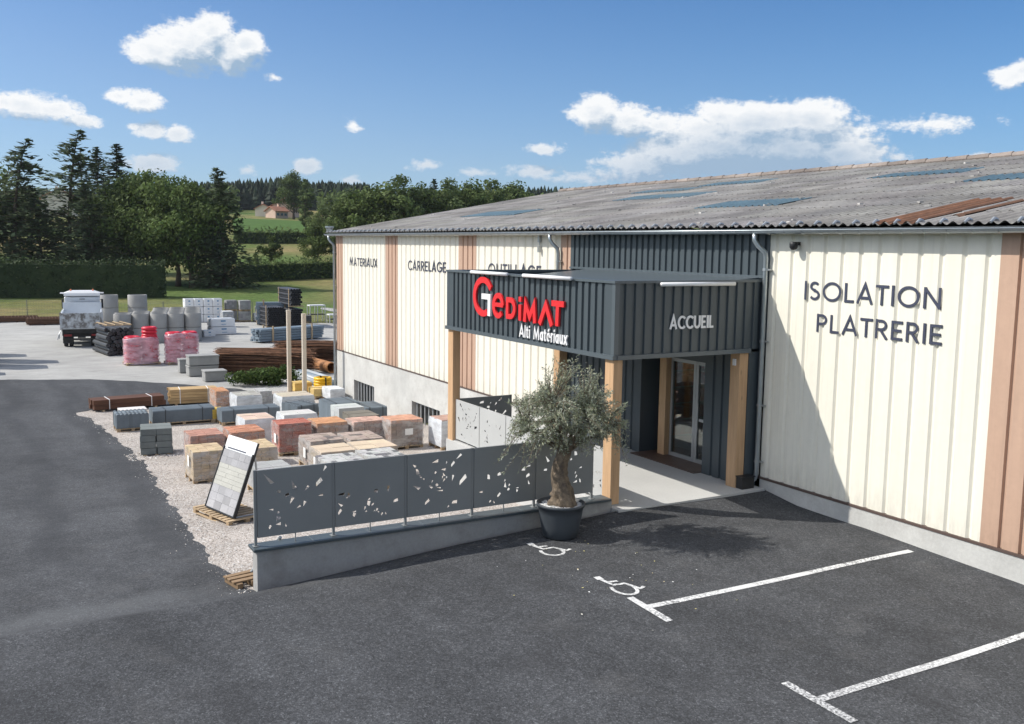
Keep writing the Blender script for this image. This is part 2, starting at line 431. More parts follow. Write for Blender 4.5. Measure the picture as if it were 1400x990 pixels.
def sheet(name, sd, off, m, smooth=True):
    """the part of the ground grid where sd > 0, its border cut along the zero line"""
    vs = []; idx = {}; fs = []
    def vid(i, j):
        k = (i, j)
        if k not in idx:
            idx[k] = len(vs); vs.append((XX[i, j], YY[i, j], ZZ[i, j] + off))
        return idx[k]
    def cut(a, b):
        k = (a, b) if a < b else (b, a)
        if k not in idx:
            (i, j), (p, q) = k; s0, s1 = sd[i, j], sd[p, q]; t = s0 / (s0 - s1)
            idx[k] = len(vs)
            vs.append((XX[i, j] + t * (XX[p, q] - XX[i, j]), YY[i, j] + t * (YY[p, q] - YY[i, j]), ZZ[i, j] + t * (ZZ[p, q] - ZZ[i, j]) + off))
        return idx[k]
    pos = sd > 0
    cnt = pos[:-1, :-1].astype(int) + pos[1:, :-1] + pos[:-1, 1:] + pos[1:, 1:]
    for i, j in zip(*np.nonzero(cnt)):
        q = [(i, j), (i + 1, j), (i + 1, j + 1), (i, j + 1)]
        for tri in ((q[0], q[1], q[2]), (q[0], q[2], q[3])):
            out = []
            for k in range(3):
                a, b = tri[k], tri[(k + 1) % 3]
                if pos[a]: out.append(vid(*a))
                if pos[a] != pos[b]: out.append(cut(a, b))
            if len(out) >= 3: fs.append(out)
    mb = MB(); mb.v = vs; mb.f = fs; mb.t = [(1, 1, 1)] * len(fs)
    o = mb.build(name, m, smooth=smooth); kind(o, "structure"); return o
sheet("ground", np.ones_like(XX), 0, M_["grass"])
NZ = hashn(XX, YY)
yard_poly = [(-27, -60), (-27, 45), (-66, 45), (-69.8, 18.4), (-73.9, 12), (-79.4, -3), (-84.1, -8.8), (-92, -25), (-100, -60)]
sheet("concrete_yard", poly_sd(yard_poly, XX, YY) + NZ * .25, .005, M_["yard"])
grav_poly = [(.05, 4.2), (.05, -7.8), (-5, -7.6), (-27, -7.6), (-31, -8), (-31, 4.2)]
sheet("gravel_yard", poly_sd(grav_poly, XX, YY), .010, M_["gravel"])
asph_poly = [(45, 3.97), (.05, 3.97), (.05, -7.2), (-2.3, -7.35), (-5, -7.2), (-8.6, -7), (-14.5, -6.6), (-18.3, -6.58), (-22.4, -6.8), (-25.8, -7.0), (-28.1, -7.5),
             (-28.9, -6.6), (-28.2, -3.6), (-27.2, -1.2), (-26.4, 2.4), (-29, 2.0), (-32.4, .3), (-36, -2.2), (-39.2, -5.8), (-40.8, -9.9), (-43, -14), (-46, -40), (45, -40)]
sda = poly_sd(asph_poly, XX, YY)
sheet("asphalt_road", sda + np.where(XX < -.3, NZ * .17, 0), .015, M_["asphalt"])
def crop_mat():
    k = N("crop_rows")
    w = k.n("ShaderNodeTexWave"); w.inputs["Scale"].default_value = .35; w.inputs["Distortion"].default_value = 1.5
    k.L(k.pos((.4, 1, 0)), w.inputs["Vector"])
    c = k.mix(w.outputs["Fac"], (.055, .105, .024), (.085, .145, .04))
    k.col(k.mix(1.0, c, k.ramp(k.noise(.6, 4), [(.3, .8), (.7, 1.2)]), 'MULTIPLY')); k.rough(.95); k.spec(.1); return k.m
crop = [bearing(a, d) for a, d in ((76.6, 258), (76.8, 322), (71.9, 318), (71.7, 262))]
sheet("crop_field", poly_sd(crop, XX, YY), .05, crop_mat())
path = [bearing(a, d) for a, d in ((71.6, 112), (71.9, 109), (70.2, 100.5), (68, 98), (68, 101), (70.0, 104))]
sheet("farm_path", poly_sd(path, XX, YY), .03, M_["yard"])

# loose stones along the gravel edge and on the gravel
mb = MB(); rnd = random.Random(3)
def stone(mb, x, y, s, rnd):
    z = gz(x, y) + .012; t = rnd.choice([(.62, .55, .48), (.45, .40, .35), (.75, .72, .68), (.35, .32, .30)])
    a = rnd.random() * 6.28; pts = []
    for k in range(4):
        q = a + k * PI / 2 + rnd.uniform(-.3, .3); r = s * rnd.uniform(.7, 1.2)
        pts.append((x + r * math.cos(q), y + r * math.sin(q), z))
    top = (x + rnd.uniform(-.3, .3) * s, y + rnd.uniform(-.3, .3) * s, z + s * rnd.uniform(.6, 1.0))
    mb.add(pts + [top], [(0, 1, 4), (1, 2, 4), (2, 3, 4), (3, 0, 4)], t)
for i in range(2600):
    x = -28 * rnd.random() ** 1.3
    e = interp(-x, [0, 2.3, 5, 8.6, 14.5, 18.3, 22.4, 28], [-7.25, -7.3, -7.2, -7, -6.6, -6.58, -6.8, -7.4])
    y = e + rnd.gauss(.22, .24) if rnd.random() < .6 else e + rnd.uniform(0, 1.7)
    stone(mb, x, y, rnd.uniform(.008, .024), rnd)
for i in range(420):   # bluish chippings around the block stack
    stone(mb, rnd.uniform(-17.3, -15.9), rnd.uniform(-6.95, -5.2), rnd.uniform(.02, .04), rnd)
kind(mb.build("loose_gravel", M_["block"]), "stuff")
mb = MB()
for i in range(60):   # bits of leaf and petal blown over the parking bay
    x, y = rnd.gauss(2.2, 1.6), rnd.gauss(-1.9, .9)
    if x < 1.25 or y > 3: continue
    z = gz(x, y) + .024; s = rnd.uniform(.010, .024); a = rnd.random() * 6.28
    c, sn = math.cos(a) * s, math.sin(a) * s
    mb.quad((x + c, y + sn, z), (x - sn * .5, y + c * .5, z + .006), (x - c, y - sn, z), (x + sn * .5, y - c * .5, z), rnd.choice([(.8, .78, .7), (.6, .5, .3), (.5, .45, .2), (.8, .8, .8)]))
kind(mb.build("leaf_litter", M_["block"]), "stuff")

# ------------------------------------------------------------------ painted bay markings
def ground_strip(mb, pts, w, off=.022):
    """a painted line following the ground: pts in plan"""
    P = []
    for a, b in zip(pts[:-1], pts[1:]):
        n = max(1, int(math.dist(a, b) / .12))
        P += [(a[0] + (b[0] - a[0]) * k / n, a[1] + (b[1] - a[1]) * k / n) for k in range(n)]
    P.append(pts[-1]); L = []
    for i, p in enumerate(P):
        q0 = P[max(0, i - 1)]; q1 = P[min(len(P) - 1, i + 1)]
        d = Vector((q1[0] - q0[0], q1[1] - q0[1])); d.normalize(); nx, ny = -d.y * w / 2, d.x * w / 2
        L.append(((p[0] + nx, p[1] + ny), (p[0] - nx, p[1] - ny)))
    vs = []
    for l, r in L:
        for q in (l, r): vs.append((q[0], q[1], gz(*q) + off))
    mb.add(vs, [(2 * i, 2 * i + 1, 2 * i + 3, 2 * i + 2) for i in range(len(L) - 1)])
def bay(x, y0, y1, c0, c1, label):
    mb = MB(); ground_strip(mb, [(x, y0 + .05), (x, y1)], .13); ground_strip(mb, [(c0, y0), (c1, y0)], .13, .0235)
    tag(mb.build("bay_line", M_["paint"]), label, "parking line", "parking bay lines")
bay(4.33, -2.38, 3.62, 3.92, 4.90, "white parking line with worn crossbar running from wheelchair symbol to cream wall")
bay(7.53, -2.2, 3.5, 7.0, 8.12, "worn white parking line and crossbar at the bottom edge of the car park")
def wheelchair(x, y, s, label):
    mb = MB(); T = lambda q: (x - q[1] * .86, y + q[0] * s)
    arc = [(.32 + .30 * math.cos(R_(a)), .30 + .27 * math.sin(R_(a))) for a in range(142, 376, 13)]
    ground_strip(mb, [T(q) for q in arc], .062, .022)
    ground_strip(mb, [T(q) for q in ((.13, .84), (.21, .53), (.54, .52), (.72, .20), (.88, .26))], .07, .0235)
    ground_strip(mb, [T(q) for q in ((.18, .69), (.46, .66))], .06, .025)
    ground_strip(mb, [T((.12, .84)), T((.12, .99))], .12, .0265)
    tag(mb.build("wheelchair_symbol", M_["paint"]), label, "road symbol", "painted wheelchair symbols")
wheelchair(3.86, -2.46, .64, "white wheelchair symbol painted beside the end of a parking line")
wheelchair(1.76, -2.50, .64, "white wheelchair symbol painted in front of the olive pot")
# ------------------------------------------------------------------ warehouse
D = 3.95
def ribs(x0, x1, pitch, gw, dep, phase=0.0, slope=0.0):
    """profile (u, depth) of trapezoid cladding between x0 and x1"""
    P = [(x0, 0)]; k = math.floor((x0 - phase) / pitch)
    while True:
        c = phase + k * pitch; k += 1
        if c - gw / 2 - .02 < x0 + .005: continue
        if c + gw / 2 + .02 > x1 - .005: break
        if slope: P += [(c - gw / 2 - slope, 0), (c - gw / 2, dep), (c + gw / 2, dep), (c + gw / 2 + slope, 0)]; continue
        P += [(c - gw / 2 - .012, 0), (c - gw / 2 + .004, dep), (c + gw / 2 - .004, dep), (c + gw / 2 + .012, 0)]
    P.append((x1, 0)); return P
def clad(mb, prof, z0, z1, y, axis='x', sgn=1, rnd=None):
    """vertical cladding; axis 'x': faces -Y at y; axis 'y': faces +X at x=y"""
    for (a, da), (b, db) in zip(prof[:-1], prof[1:]):
        t = 1 + (rnd.uniform(-.02, .02) if rnd else 0); tt = (t, t, t)
        if axis == 'x':
            mb.quad((a, y + da, z0), (b, y + db, z0), (b, y + db, z1), (a, y + da, z1), tt)
        else:
            mb.quad((y - sgn * da, a, z0), (y - sgn * db, b, z0), (y - sgn * db, b, z1), (y - sgn * da, a, z1), tt)
W = thing("warehouse", "long low warehouse with cream ribbed walls, brown stripes and grey corrugated roof", "warehouse")
rc = random.Random(5)
PH = .77; ZB = .235; ZT = 5.62
mb = MB()
for a, b in ((-27.0, -21.8), (-20.5, -14.98), (-13.64, -8.28), (.12, 5.43), (6.32, 13.5)):
    mb = MB(); clad(mb, ribs(a, b, .444, .026, .038, PH, .046), ZB, ZT, D, rnd=rc); mb.build("cladding", M_["cream"], W)
for a, b in ((-27.95, -27.0), (-21.8, -20.5), (-14.98, -13.64), (-8.28, -7.76), (5.43, 6.32)):
    mb = MB(); clad(mb, ribs(a, b, .36 if a < 5 else .37, .06, .045, a + .36 if a < 5 else 5.8), ZB, ZT, D - .002, rnd=rc)
    mb.b2(b - .02, b + .02, D - .008, D + .03, ZB + .003, ZT - .004)
    mb.build("cladding_stripe", M_["brown"], W)
mb = MB(); clad(mb, ribs(-7.76, .12, .243, .085, .04, 0), 2.98, ZT, D - .004, rnd=rc); mb.build("dark_cladding", M_["slate"], W)
mb = MB(); mb.b2(-27.97, -7.76, D - .03, D + .05, ZB - .045, ZB - .002); mb.b2(.12, 13.5, D - .035, D + .05, ZB - .05, ZB - .002); mb.build("base_trim", M_["trim"], W)
# plinth with three window openings
wins = [(-25.6, -23.1), (-19.05, -16.45), (-12.6, -10.1)]
zt, zb = -.93, -1.95
mb = MB(); x = -28.0; PB = ZB - .045
for a, b in wins:
    mb.b2(x, a, D - .012, D + .45, -3.2, PB)
    mb.b2(a, b, D - .012, D + .45, zt, PB); mb.b2(a, b, D - .012, D + .45, -3.2, zb); x = b
mb.b2(x, -7.7, D - .012, D + .45, -3.2, PB)
mb.b2(-28.0, -27.6, D + .45, 29, -3.2, PB)
mb.build("plinth", M_["concrete"], W); mb = MB()
mb.b2(.13, 13.5, D - .02, D + .4, -1.2, PB - .004)
mb.build("plinth", M_["concrete"], W)
for a, b in wins:
    mb = MB(); mb.b2(a, b, D + .40, D + .43, zb, zt); f = mb.build("basement_window", M_["darkglass"], W)
    mb = MB(); n = 7
    for i in range(n):
        xx = a + (i + .5) * (b - a) / n
        mb.b2(xx - .05, xx + .05, D + .13, D + .17, zb + .02, zt - .02)
    mb.b2(a, b, D + .12, D + .18, zt - .07, zt - .004); mb.b2(a, b, D + .12, D + .18, zb + .004, zb + .07)
    mb.build("bars", M_["galv"], f)
# walls that only show from the side
mb = MB(); mb.b2(-27.96, -27.86, D + .06, 29.2, PB + .003, 5.6); mb.b2(13.4, 13.5, D + .06, 29.2, -1, 5.6); mb.b2(-27.86, 13.4, 29.1, 29.2, -3, 5.6)
mb.add([(-27.93, 3.98, 5.6), (-27.93, 29.2, 5.6), (-27.93, 16.6, 7.98)], [(0, 1, 2), (2, 1, 0)]); mb.add([(13.45, 3.98, 5.6), (13.45, 29.2, 5.6), (13.45, 16.6, 7.98)], [(0, 1, 2), (2, 1, 0)])
mb.build("outer_walls", M_["cream"], W)
# corrugated roof
EY, EZ, RY, RZ = 3.60, 5.69, 16.6, 8.08
SL = (RZ - EZ) / (RY - EY); PITCH = .237; AMP = .030
def roof_strip(mb, x0, x1, ya, yb, lift=0.0, tintf=None, mirror=False):
    n = max(2, int(round((x1 - x0) / PITCH * 8)))
    xs = [x0 + (x1 - x0) * i / n for i in range(n + 1)]
    vs = []
    for y, dl in ((ya, .012), (yb, 0.0)):
        for xx in xs:
            z = EZ + (y - EY) * SL + AMP * math.cos(2 * PI * xx / PITCH) + lift + dl
            vs.append((xx, 2 * RY - y if mirror else y, z))
    m = n + 1
    for i in range(n):
        q = (i, i + 1, m + i + 1, m + i); q = q[::-1] if mirror else q
        mb.add([vs[k] for k in q], [(0, 1, 2, 3)], tintf(xs[i]) if tintf else None)
rows = [EY + (RY - EY) * i / 10 for i in range(11)]
mb = MB(); rr = random.Random(11)
for j in range(10):
    tab = {}
    def tf(xx, j=j, tab=tab):
        k = int((xx + 40) / .948)
        if k not in tab:
            t = rr.uniform(.84, 1.14); tab[k] = (t, t * rr.uniform(.97, 1.0), t * rr.uniform(.94, 1.0))
        return tab[k]
    roof_strip(mb, -28.4, 13.6, rows[j] - (.10 if j else .0), rows[j + 1], tintf=tf)
for j in range(3): roof_strip(mb, -28.4, 13.6, EY + 4.33 * j, EY + 4.33 * (j + 1), mirror=True)
ro = mb.build("roof", M_["roof"], W, smooth=False)
for x0, x1, a, b in ((-21.3, -16.6, 7.1, 8.5), (-14.6, -10.0, 10.1, 11.4), (-16.6, -13.2, 12.5, 13.4), (-13.9, -10.6, 13.6, 14.7), (-5.9, -2.6, 6.85, 8.2), (-4.7, -1.5, 12.4, 13.5), (.25, 3.6, 10.0, 11.2)):
    mb = MB(); roof_strip(mb, x0, x1, a, b, .014, lambda xx: (1, 1, 1)); mb.build("skylight", M_["skylight"], ro)
mb = MB(); roof_strip(mb, 2.95, 4.0, 3.62, 6.6, .016, lambda xx: rr.choice([(1.0, .9, .85), (1.25, 1.1, 1.0), (.8, .8, .85)])); roof_strip(mb, 4.12, 4.5, 4.3, 6.2, .016); mb.build("rusty_sheet", M_["rust"], ro)
mb = MB(); n = 56
for i in range(n):   # ridge caps
    x0 = -28.5 + 42.2 * i / n; x1 = x0 + 42.2 / n + .04; t = rr.uniform(.75, 1.15)
    mb.tube([(x0, RY, RZ + .03), (x1, RY, RZ + .045)], [.11, .125], 8, tint=(t * .98, t * .86, t * .80))
mb.build("ridge_caps", M_["roof"], ro)
mb = MB()
mb.tube([(0, EY - .02, EZ + .015), (0, EY + .07, EZ + .075), (0, EY + .16, EZ + .062)], [.024, .036, .022], 6)
hk = mb.build("eave_hook", M_["galv"], ro)
for i in range(int(42 / .474)):  # hook bolts with caps on the eave crests
    o = hk if i == 0 else hk.copy()
    if i: COL.objects.link(o); o.parent = ro
    o.location = (round((-28.2 + i * .474) / PITCH) * PITCH, 0, 0)
mb = MB(); rq = random.Random(21)
for i in range(110):  # moss and mortar crumbs lying on the sheets
    xx = rq.uniform(-27, 8); y = rq.uniform(3.8, 16.4); s = rq.uniform(.03, .09)
    z = EZ + (y - EY) * SL + AMP + .006
    mb.box(xx, y, z, s * 1.6, s, s * .5, rq.random() * 3, (rq.uniform(.9, 2.2),) * 3)
kind(mb.build("moss_crumbs", M_["roof"], ro), "stuff")
mb = MB(); mb.b2(-28.3, 13.5, EY + .12, D + .05, 5.62, 5.645); mb.build("soffit_board", M_["concrete"], W)
# gutter: half round, with joints
GYc, GZc, GR = 3.665, 5.605, .078
mb = MB(); xs = [-28.55 + i * .474 for i in range(90)]; K = 9
for i in range(len(xs) - 1):
    for k in range(K):
        a0 = PI + PI * k / K; a1 = PI + PI * (k + 1) / K
        for rr_, fl in ((GR, 0), (GR - .006, 1)):
            p = [(xs[i], GYc + rr_ * math.cos(a0), GZc + rr_ * math.sin(a0)), (xs[i + 1], GYc + rr_ * math.cos(a0), GZc + rr_ * math.sin(a0)),
                 (xs[i + 1], GYc + rr_ * math.cos(a1), GZc + rr_ * math.sin(a1)), (xs[i], GYc + rr_ * math.cos(a1), GZc + rr_ * math.sin(a1))]
            mb.quad(*(p if not fl else p[::-1]))
mb.tube([(xs[0], GYc - GR, GZc), (xs[-1], GYc - GR, GZc)], .014, 6)
g = mb.build("gutter", M_["zinc"], W, smooth=True)
mb = MB()
mb.tube([(0, (GR + .005) * math.cos(a), (GR + .005) * math.sin(a)) for a in (PI, PI * 1.25, PI * 1.5, PI * 1.75)], .010, 4)
gb = mb.build("gutter_bracket", M_["zinc"], g); gb.location = (xs[1], GYc, GZc)
for xx in xs[2:-1]:
    o = gb.copy(); COL.objects.link(o); o.parent = g; o.location = (xx, GYc, GZc)
def downpipe(x, zb, kick=False):
    mb = MB(); y = D - .085
    pts = [(x - .16, GYc, GZc - .06), (x - .16, GYc + .0, 5.40), (x - .10, GYc + .05, 5.28), (x, y - .03, 5.14), (x, y, 5.0), (x, y, zb + .3)]
    if kick: pts += [(x - .02, y - .02, zb + .18), (x - .14, y - .10, zb + .06), (x - .24, y - .16, zb + .0)]
    else: pts += [(x, y, zb)]
    mb.tube(pts, .055, 10)
    p = mb.build("downpipe", M_["zinc"], W, smooth=True)
    mb = MB()
    for z in (4.75, 3.2, 1.8, .55):
        if z > zb: mb.tube([(x, y, z), (x, y, z + .05)], .064, 10); mb.b2(x + .05, x + .13, y - .01, y + .06, z + .01, z + .04)
    mb.build("pipe_collars", M_["galv"], p)
downpipe(.09, .0, True); downpipe(-8.28, -.9); downpipe(-27.98, -2.4)
mb = MB(); mb.lathe([(.001, 0), (.13, 0), (.15, .2), (.2, .26), (.2, .33), (.17, .33), (.12, .1), (.001, .1)], 10, (-28.25, 3.75, 5.66)); mb.build("rainwater_hopper", M_["zinc"], W)
mb = MB(); mb.b2(-9.43, -9.35, D - .10, D, 5.32, 5.52); mb.b2(-9.42, -9.36, D - .12, D - .02, 5.02, 5.2); mb.tube([(-9.39, D - .05, 5.2), (-9.39, D - .05, 5.34)], .02, 6); mb.build("wall_sensor", M_["galv"], W)
mb = MB(); mb.b2(-7.7, .1, D - .07, D + .0, 4.585, 4.64); mb.build("wall_flashing", M_["slate_trim"], W)
# entrance recess under the canopy: side walls, glazed door, shop interior
mb = MB()
clad(mb, ribs(-7.74, -3.9, .30, .07, .035, -3.95), .0, 2.99, 3.66, rnd=rc)
clad(mb, ribs(-1.42, -.02, .30, .07, .035, -.2), .0, 2.99, 3.60, rnd=rc)
mb.quad((-3.9, 3.66, 0), (-3.9, 4.25, 0), (-3.9, 4.25, 2.99), (-3.9, 3.66, 2.99)); mb.quad((-1.42, 4.25, 0), (-1.42, 3.6, 0), (-1.42, 3.6, 2.99), (-1.42, 4.25, 2.99))
mb.quad((-.02, 3.6, 0), (-.02, 3.95, 0), (-.02, 3.95, 2.99), (-.02, 3.6, 2.99))
mb.b2(-3.9, -1.42, 4.02, 4.2, 2.52, 2.98)
mb.build("entrance_cladding", M_["slate"], W)
mb = MB(); mb.b2(-3.56, -3.30, 3.98, 4.22, .005, 2.98); mb.build("door_side_post", M_["post"], W)
dr = MB(); fy0, fy1 = 4.12, 4.18
for a, b in ((-3.28, -3.21), (-2.42, -2.34), (-2.33, -2.24), (-1.50, -1.425)): dr.b2(a, b, fy0, fy1, .02, 2.5)
dr.b2(-3.21, -2.42, fy0, fy1, 2.42, 2.5); dr.b2(-2.24, -1.50, fy0, fy1, 2.42, 2.5); dr.b2(-3.21, -2.42, fy0, fy1, .02, .12); dr.b2(-2.24, -1.50, fy0, fy1, .02, .12)
door = dr.build("glazed_door", M_["alu"], W)
mb = MB(); mb.b2(-3.21, -2.42, 4.145, 4.155, .12, 2.42); mb.b2(-2.24, -1.50, 4.145, 4.155, .12, 2.42); mb.build("glass", M_["glass"], door)
mb = MB(); mb.tube([(-2.18, 4.08, .8), (-2.18, 4.08, 1.5)], .016, 8); mb.b2(-2.22, -1.52, 4.10, 4.13, 1.06, 1.13); mb.build("handle", M_["galv"], door)
mb = MB()   # shop interior seen through the glass
mb.b2(-7, 1.0, 4.5, 11, -.02, .0); mb.b2(-7, 1.0, 11, 11.1, 0, 3.2); mb.b2(-7, 1.0, 4.3, 11, 3.2, 3.3); mb.b2(-7.1, -7, 4.3, 11, 0, 3.2); mb.b2(1, 1.1, 4.3, 11, 0, 3.2)
mb.build("shop_interior", M_["room"], W)
mb = MB(); mb.b2(-3.9, -1.45, 3.38, 4.5, .012, .03); mb.build("threshold_tiles", M_["doormat"], W)
sh = thing("display_shelf", "tall shop shelf with red boxes seen through the glass beside the door", "shelf", (-5.0, 6.0, 0))
mb = MB()
for z in (.1, .55, 1.0, 1.45, 1.9, 2.3): mb.b2(-.25, .25, -.8, .8, z, z + .03)
for y in (-.8, .8): mb.b2(-.25, .25, y - .02, y + .02, 0, 2.4)
mb.build("rack", M_["alu"], sh)
mb = MB(); rs = random.Random(2)
for z in (.13, .58, 1.03, 1.48, 1.93):
    y = -.75
    while y < .65:
        w = rs.uniform(.1, .2); mb.b2(-.2, .24, y, y + w - .01, z, z + rs.uniform(.2, .36), rs.choice([(1, 1, 1), (1, 1, 1), (.7, 2, 2), (.9, 6, 4)])); y += w
mb.build("boxes", M_["red"], sh)
mc = thing("red_machine", "red machine standing on the shop floor behind the glass door", "machine", (-3.05, 5.6, 0))
mb = MB(); mb.box(0, 0, .45, .5, .6, .5); mb.box(.02, 0, .85, .3, .3, .34, taper=.6); mb.build("housing", M_["red"], mc, bevel=.03)
mb = MB(); mb.box(.05, 0, .1, .55, .65, .18); mb.build("base", M_["black"], mc)
mb = MB(); mb.lathe([(0.001, 1.02), (.12, 1.02), (.16, 1.16), (.1, 1.3), (.001, 1.34)], 12); mb.build("hopper", M_["white"], mc)

# ------------------------------------------------------------------ entrance canopy
K = thing("entrance_canopy", "dark slate box canopy on timber posts over the shop entrance", "canopy")
WC = -7.64; Z0, Z1 = 3.06, 4.50
mb = MB(); clad(mb, [(WC, 0)] + ribs(WC + .16, -.16, .243, .085, .04, -.41)[0:] + [(0, 0)], Z0, Z1, 0.0, rnd=rc); mb.build("front_fascia", M_["slate"], K)
mb = MB(); clad(mb, [(0.001, 0)] + ribs(.14, 3.94, .243, .085, .04, .21), Z0, Z1, 0.0, axis='y', rnd=rc); mb.build("side_fascia", M_["slate"], K)
mb = MB(); clad(mb, ribs(.02, 3.94, .243, .085, .04, .21), Z0, Z1, WC, axis='y', sgn=-1, rnd=rc); mb.b2(WC + .05, WC + .07, .05, 3.94, 4.1, Z1); mb.build("left_fascia", M_["slate"], K)
mb = MB()
mb.b2(WC - .025, .025, -.03, .11, Z1 + .002, Z1 + .055); mb.b2(-.11, .028, .112, 3.93, Z1 + .002, Z1 + .056); mb.b2(WC - .025, WC + .11, .112, 3.93, Z1 + .002, Z1 + .056)
mb.b2(WC - .03, .03, -.045, .06, 2.985, Z0 + .012); mb.b2(-.06, .045, .062, 3.6, 2.983, Z0 + .012); mb.b2(WC - .045, WC + .06, .062, 3.6, 2.983, Z0 + .012)
mb.b2(-.10, .006, -.006, .10, Z0 + .014, Z1); mb.b2(WC - .006, WC + .10, -.006, .10, Z0 + .014, Z1)
mb.build("flashing", M_["slate_trim"], K)
mb = MB(); mb.b2(WC + .08, -.06, .08, 3.92, 4.26, 4.30); mb.add([(WC + 1.2, .12, 4.31), (-.12, .12, 4.31), (-.12, 3.9, 4.60), (WC + .9, 3.9, 4.60), (WC + 1.2, .12, 4.26), (-.12, .12, 4.26), (-.12, 3.9, 4.26), (WC + .9, 3.9, 4.26)], [(0, 1, 2, 3), (4, 0, 3, 7), (1, 5, 6, 2), (0, 4, 5, 1)])
mb.build("roof_deck", M_["slate_trim"], K)
mb = MB(); mb.b2(WC + .08, -.06, .08, 3.55, 2.995, 3.03); mb.build("soffit", M_["slate"], K)
for (x0, x1, y0, y1, zb) in ((-.32, -.02, .02, .24, .03), (-7.61, -7.31, .02, .24, -.1), (-7.61, -7.31, 3.36, 3.62, .0), (-.31, -.015, 3.34, 3.585, .0)):
    mb = MB(); mb.b2(x0, x1, y0, y1, zb, 2.98); mb.build("timber_post", M_["post"], K, bevel=.008)
mb = MB(); mb.b2(-.30, -.04, .04, .22, -.06, .03); mb.build("post_foot", M_["galv"], K)
mb = MB(); mb.b2(-.20, -.12, 3.30, 3.338, 2.70, 2.84); mb.build("switch_box", M_["white"], K)
# strip lamps
def strip_lamp(x0, x1, y0, y1, z, label, ax):
    t = thing("strip_light", label, "lamp", ((x0 + x1) / 2, (y0 + y1) / 2, z), 0, "strip lights on the canopy")
    L = (x1 - x0) if ax == 'x' else (y1 - y0)
    a = MB(); a.tube([(-L / 2, 0, .03), (L / 2, 0, .03)] if ax == 'x' else [(0, -L / 2, .03), (0, L / 2, .03)], .042, 10); a.build("lamp_tube", M_["white"], t, smooth=True)
    b = MB()
    for q in (-.42, 0, .42):
        if ax == 'x': b.b2(q * L - .02, q * L + .02, .0, .09, -.02, .03)
        else: b.b2(-.09, 0, q * L - .02, q * L + .02, -.02, .03)
    b.build("arm", M_["slate_trim"], t)
strip_lamp(-6.05, -4.2, -.10, -.10, 4.515, "pale strip light above the big red letter G", 'x')
strip_lamp(-3.45, -1.45, -.10, -.10, 4.515, "pale strip light above the red lettering near the canopy corner", 'x')
strip_lamp(.10, .10, 1.05, 3.0, 4.45, "long pale strip light above the white ACCUEIL lettering", 'y')
# apron under the canopy
mb = MB(); mb.b2(-7.62, .34, -.02, 3.9, -1.8, .005); kind(mb.build("entrance_pavement", M_["slab"]), "structure")
# camera dome on the cream wall, drain pot under the downpipe
t = thing("security_camera", "small black dome camera under the gutter on the cream wall", "camera", (.94, D, 5.30))
mb = MB(); mb.b2(-.035, .035, -.12, 0, .0, .07); mb.build("bracket", M_["black"], t)
mb = MB(); mb.lathe([(.001, -.10), (.05, -.09), (.08, -.05), (.085, 0), (.085, .05), (.06, .07), (.001, .07)], 14, (0, -.16, 0)); mb.build("dome", M_["black"], t, smooth=True)
t = thing("drain_box", "dark drain box under the end of the downpipe beside the timber post", "drain", (-.02, 3.55, gz(.3, 3.5) - .02))
mb = MB(); mb.b2(-.2, .2, -.17, .17, 0, .33); mb.build("box", M_["dark"], t); mb = MB(); mb.b2(-.22, .22, -.19, .19, .33, .35); mb.build("grate", M_["black"], t)

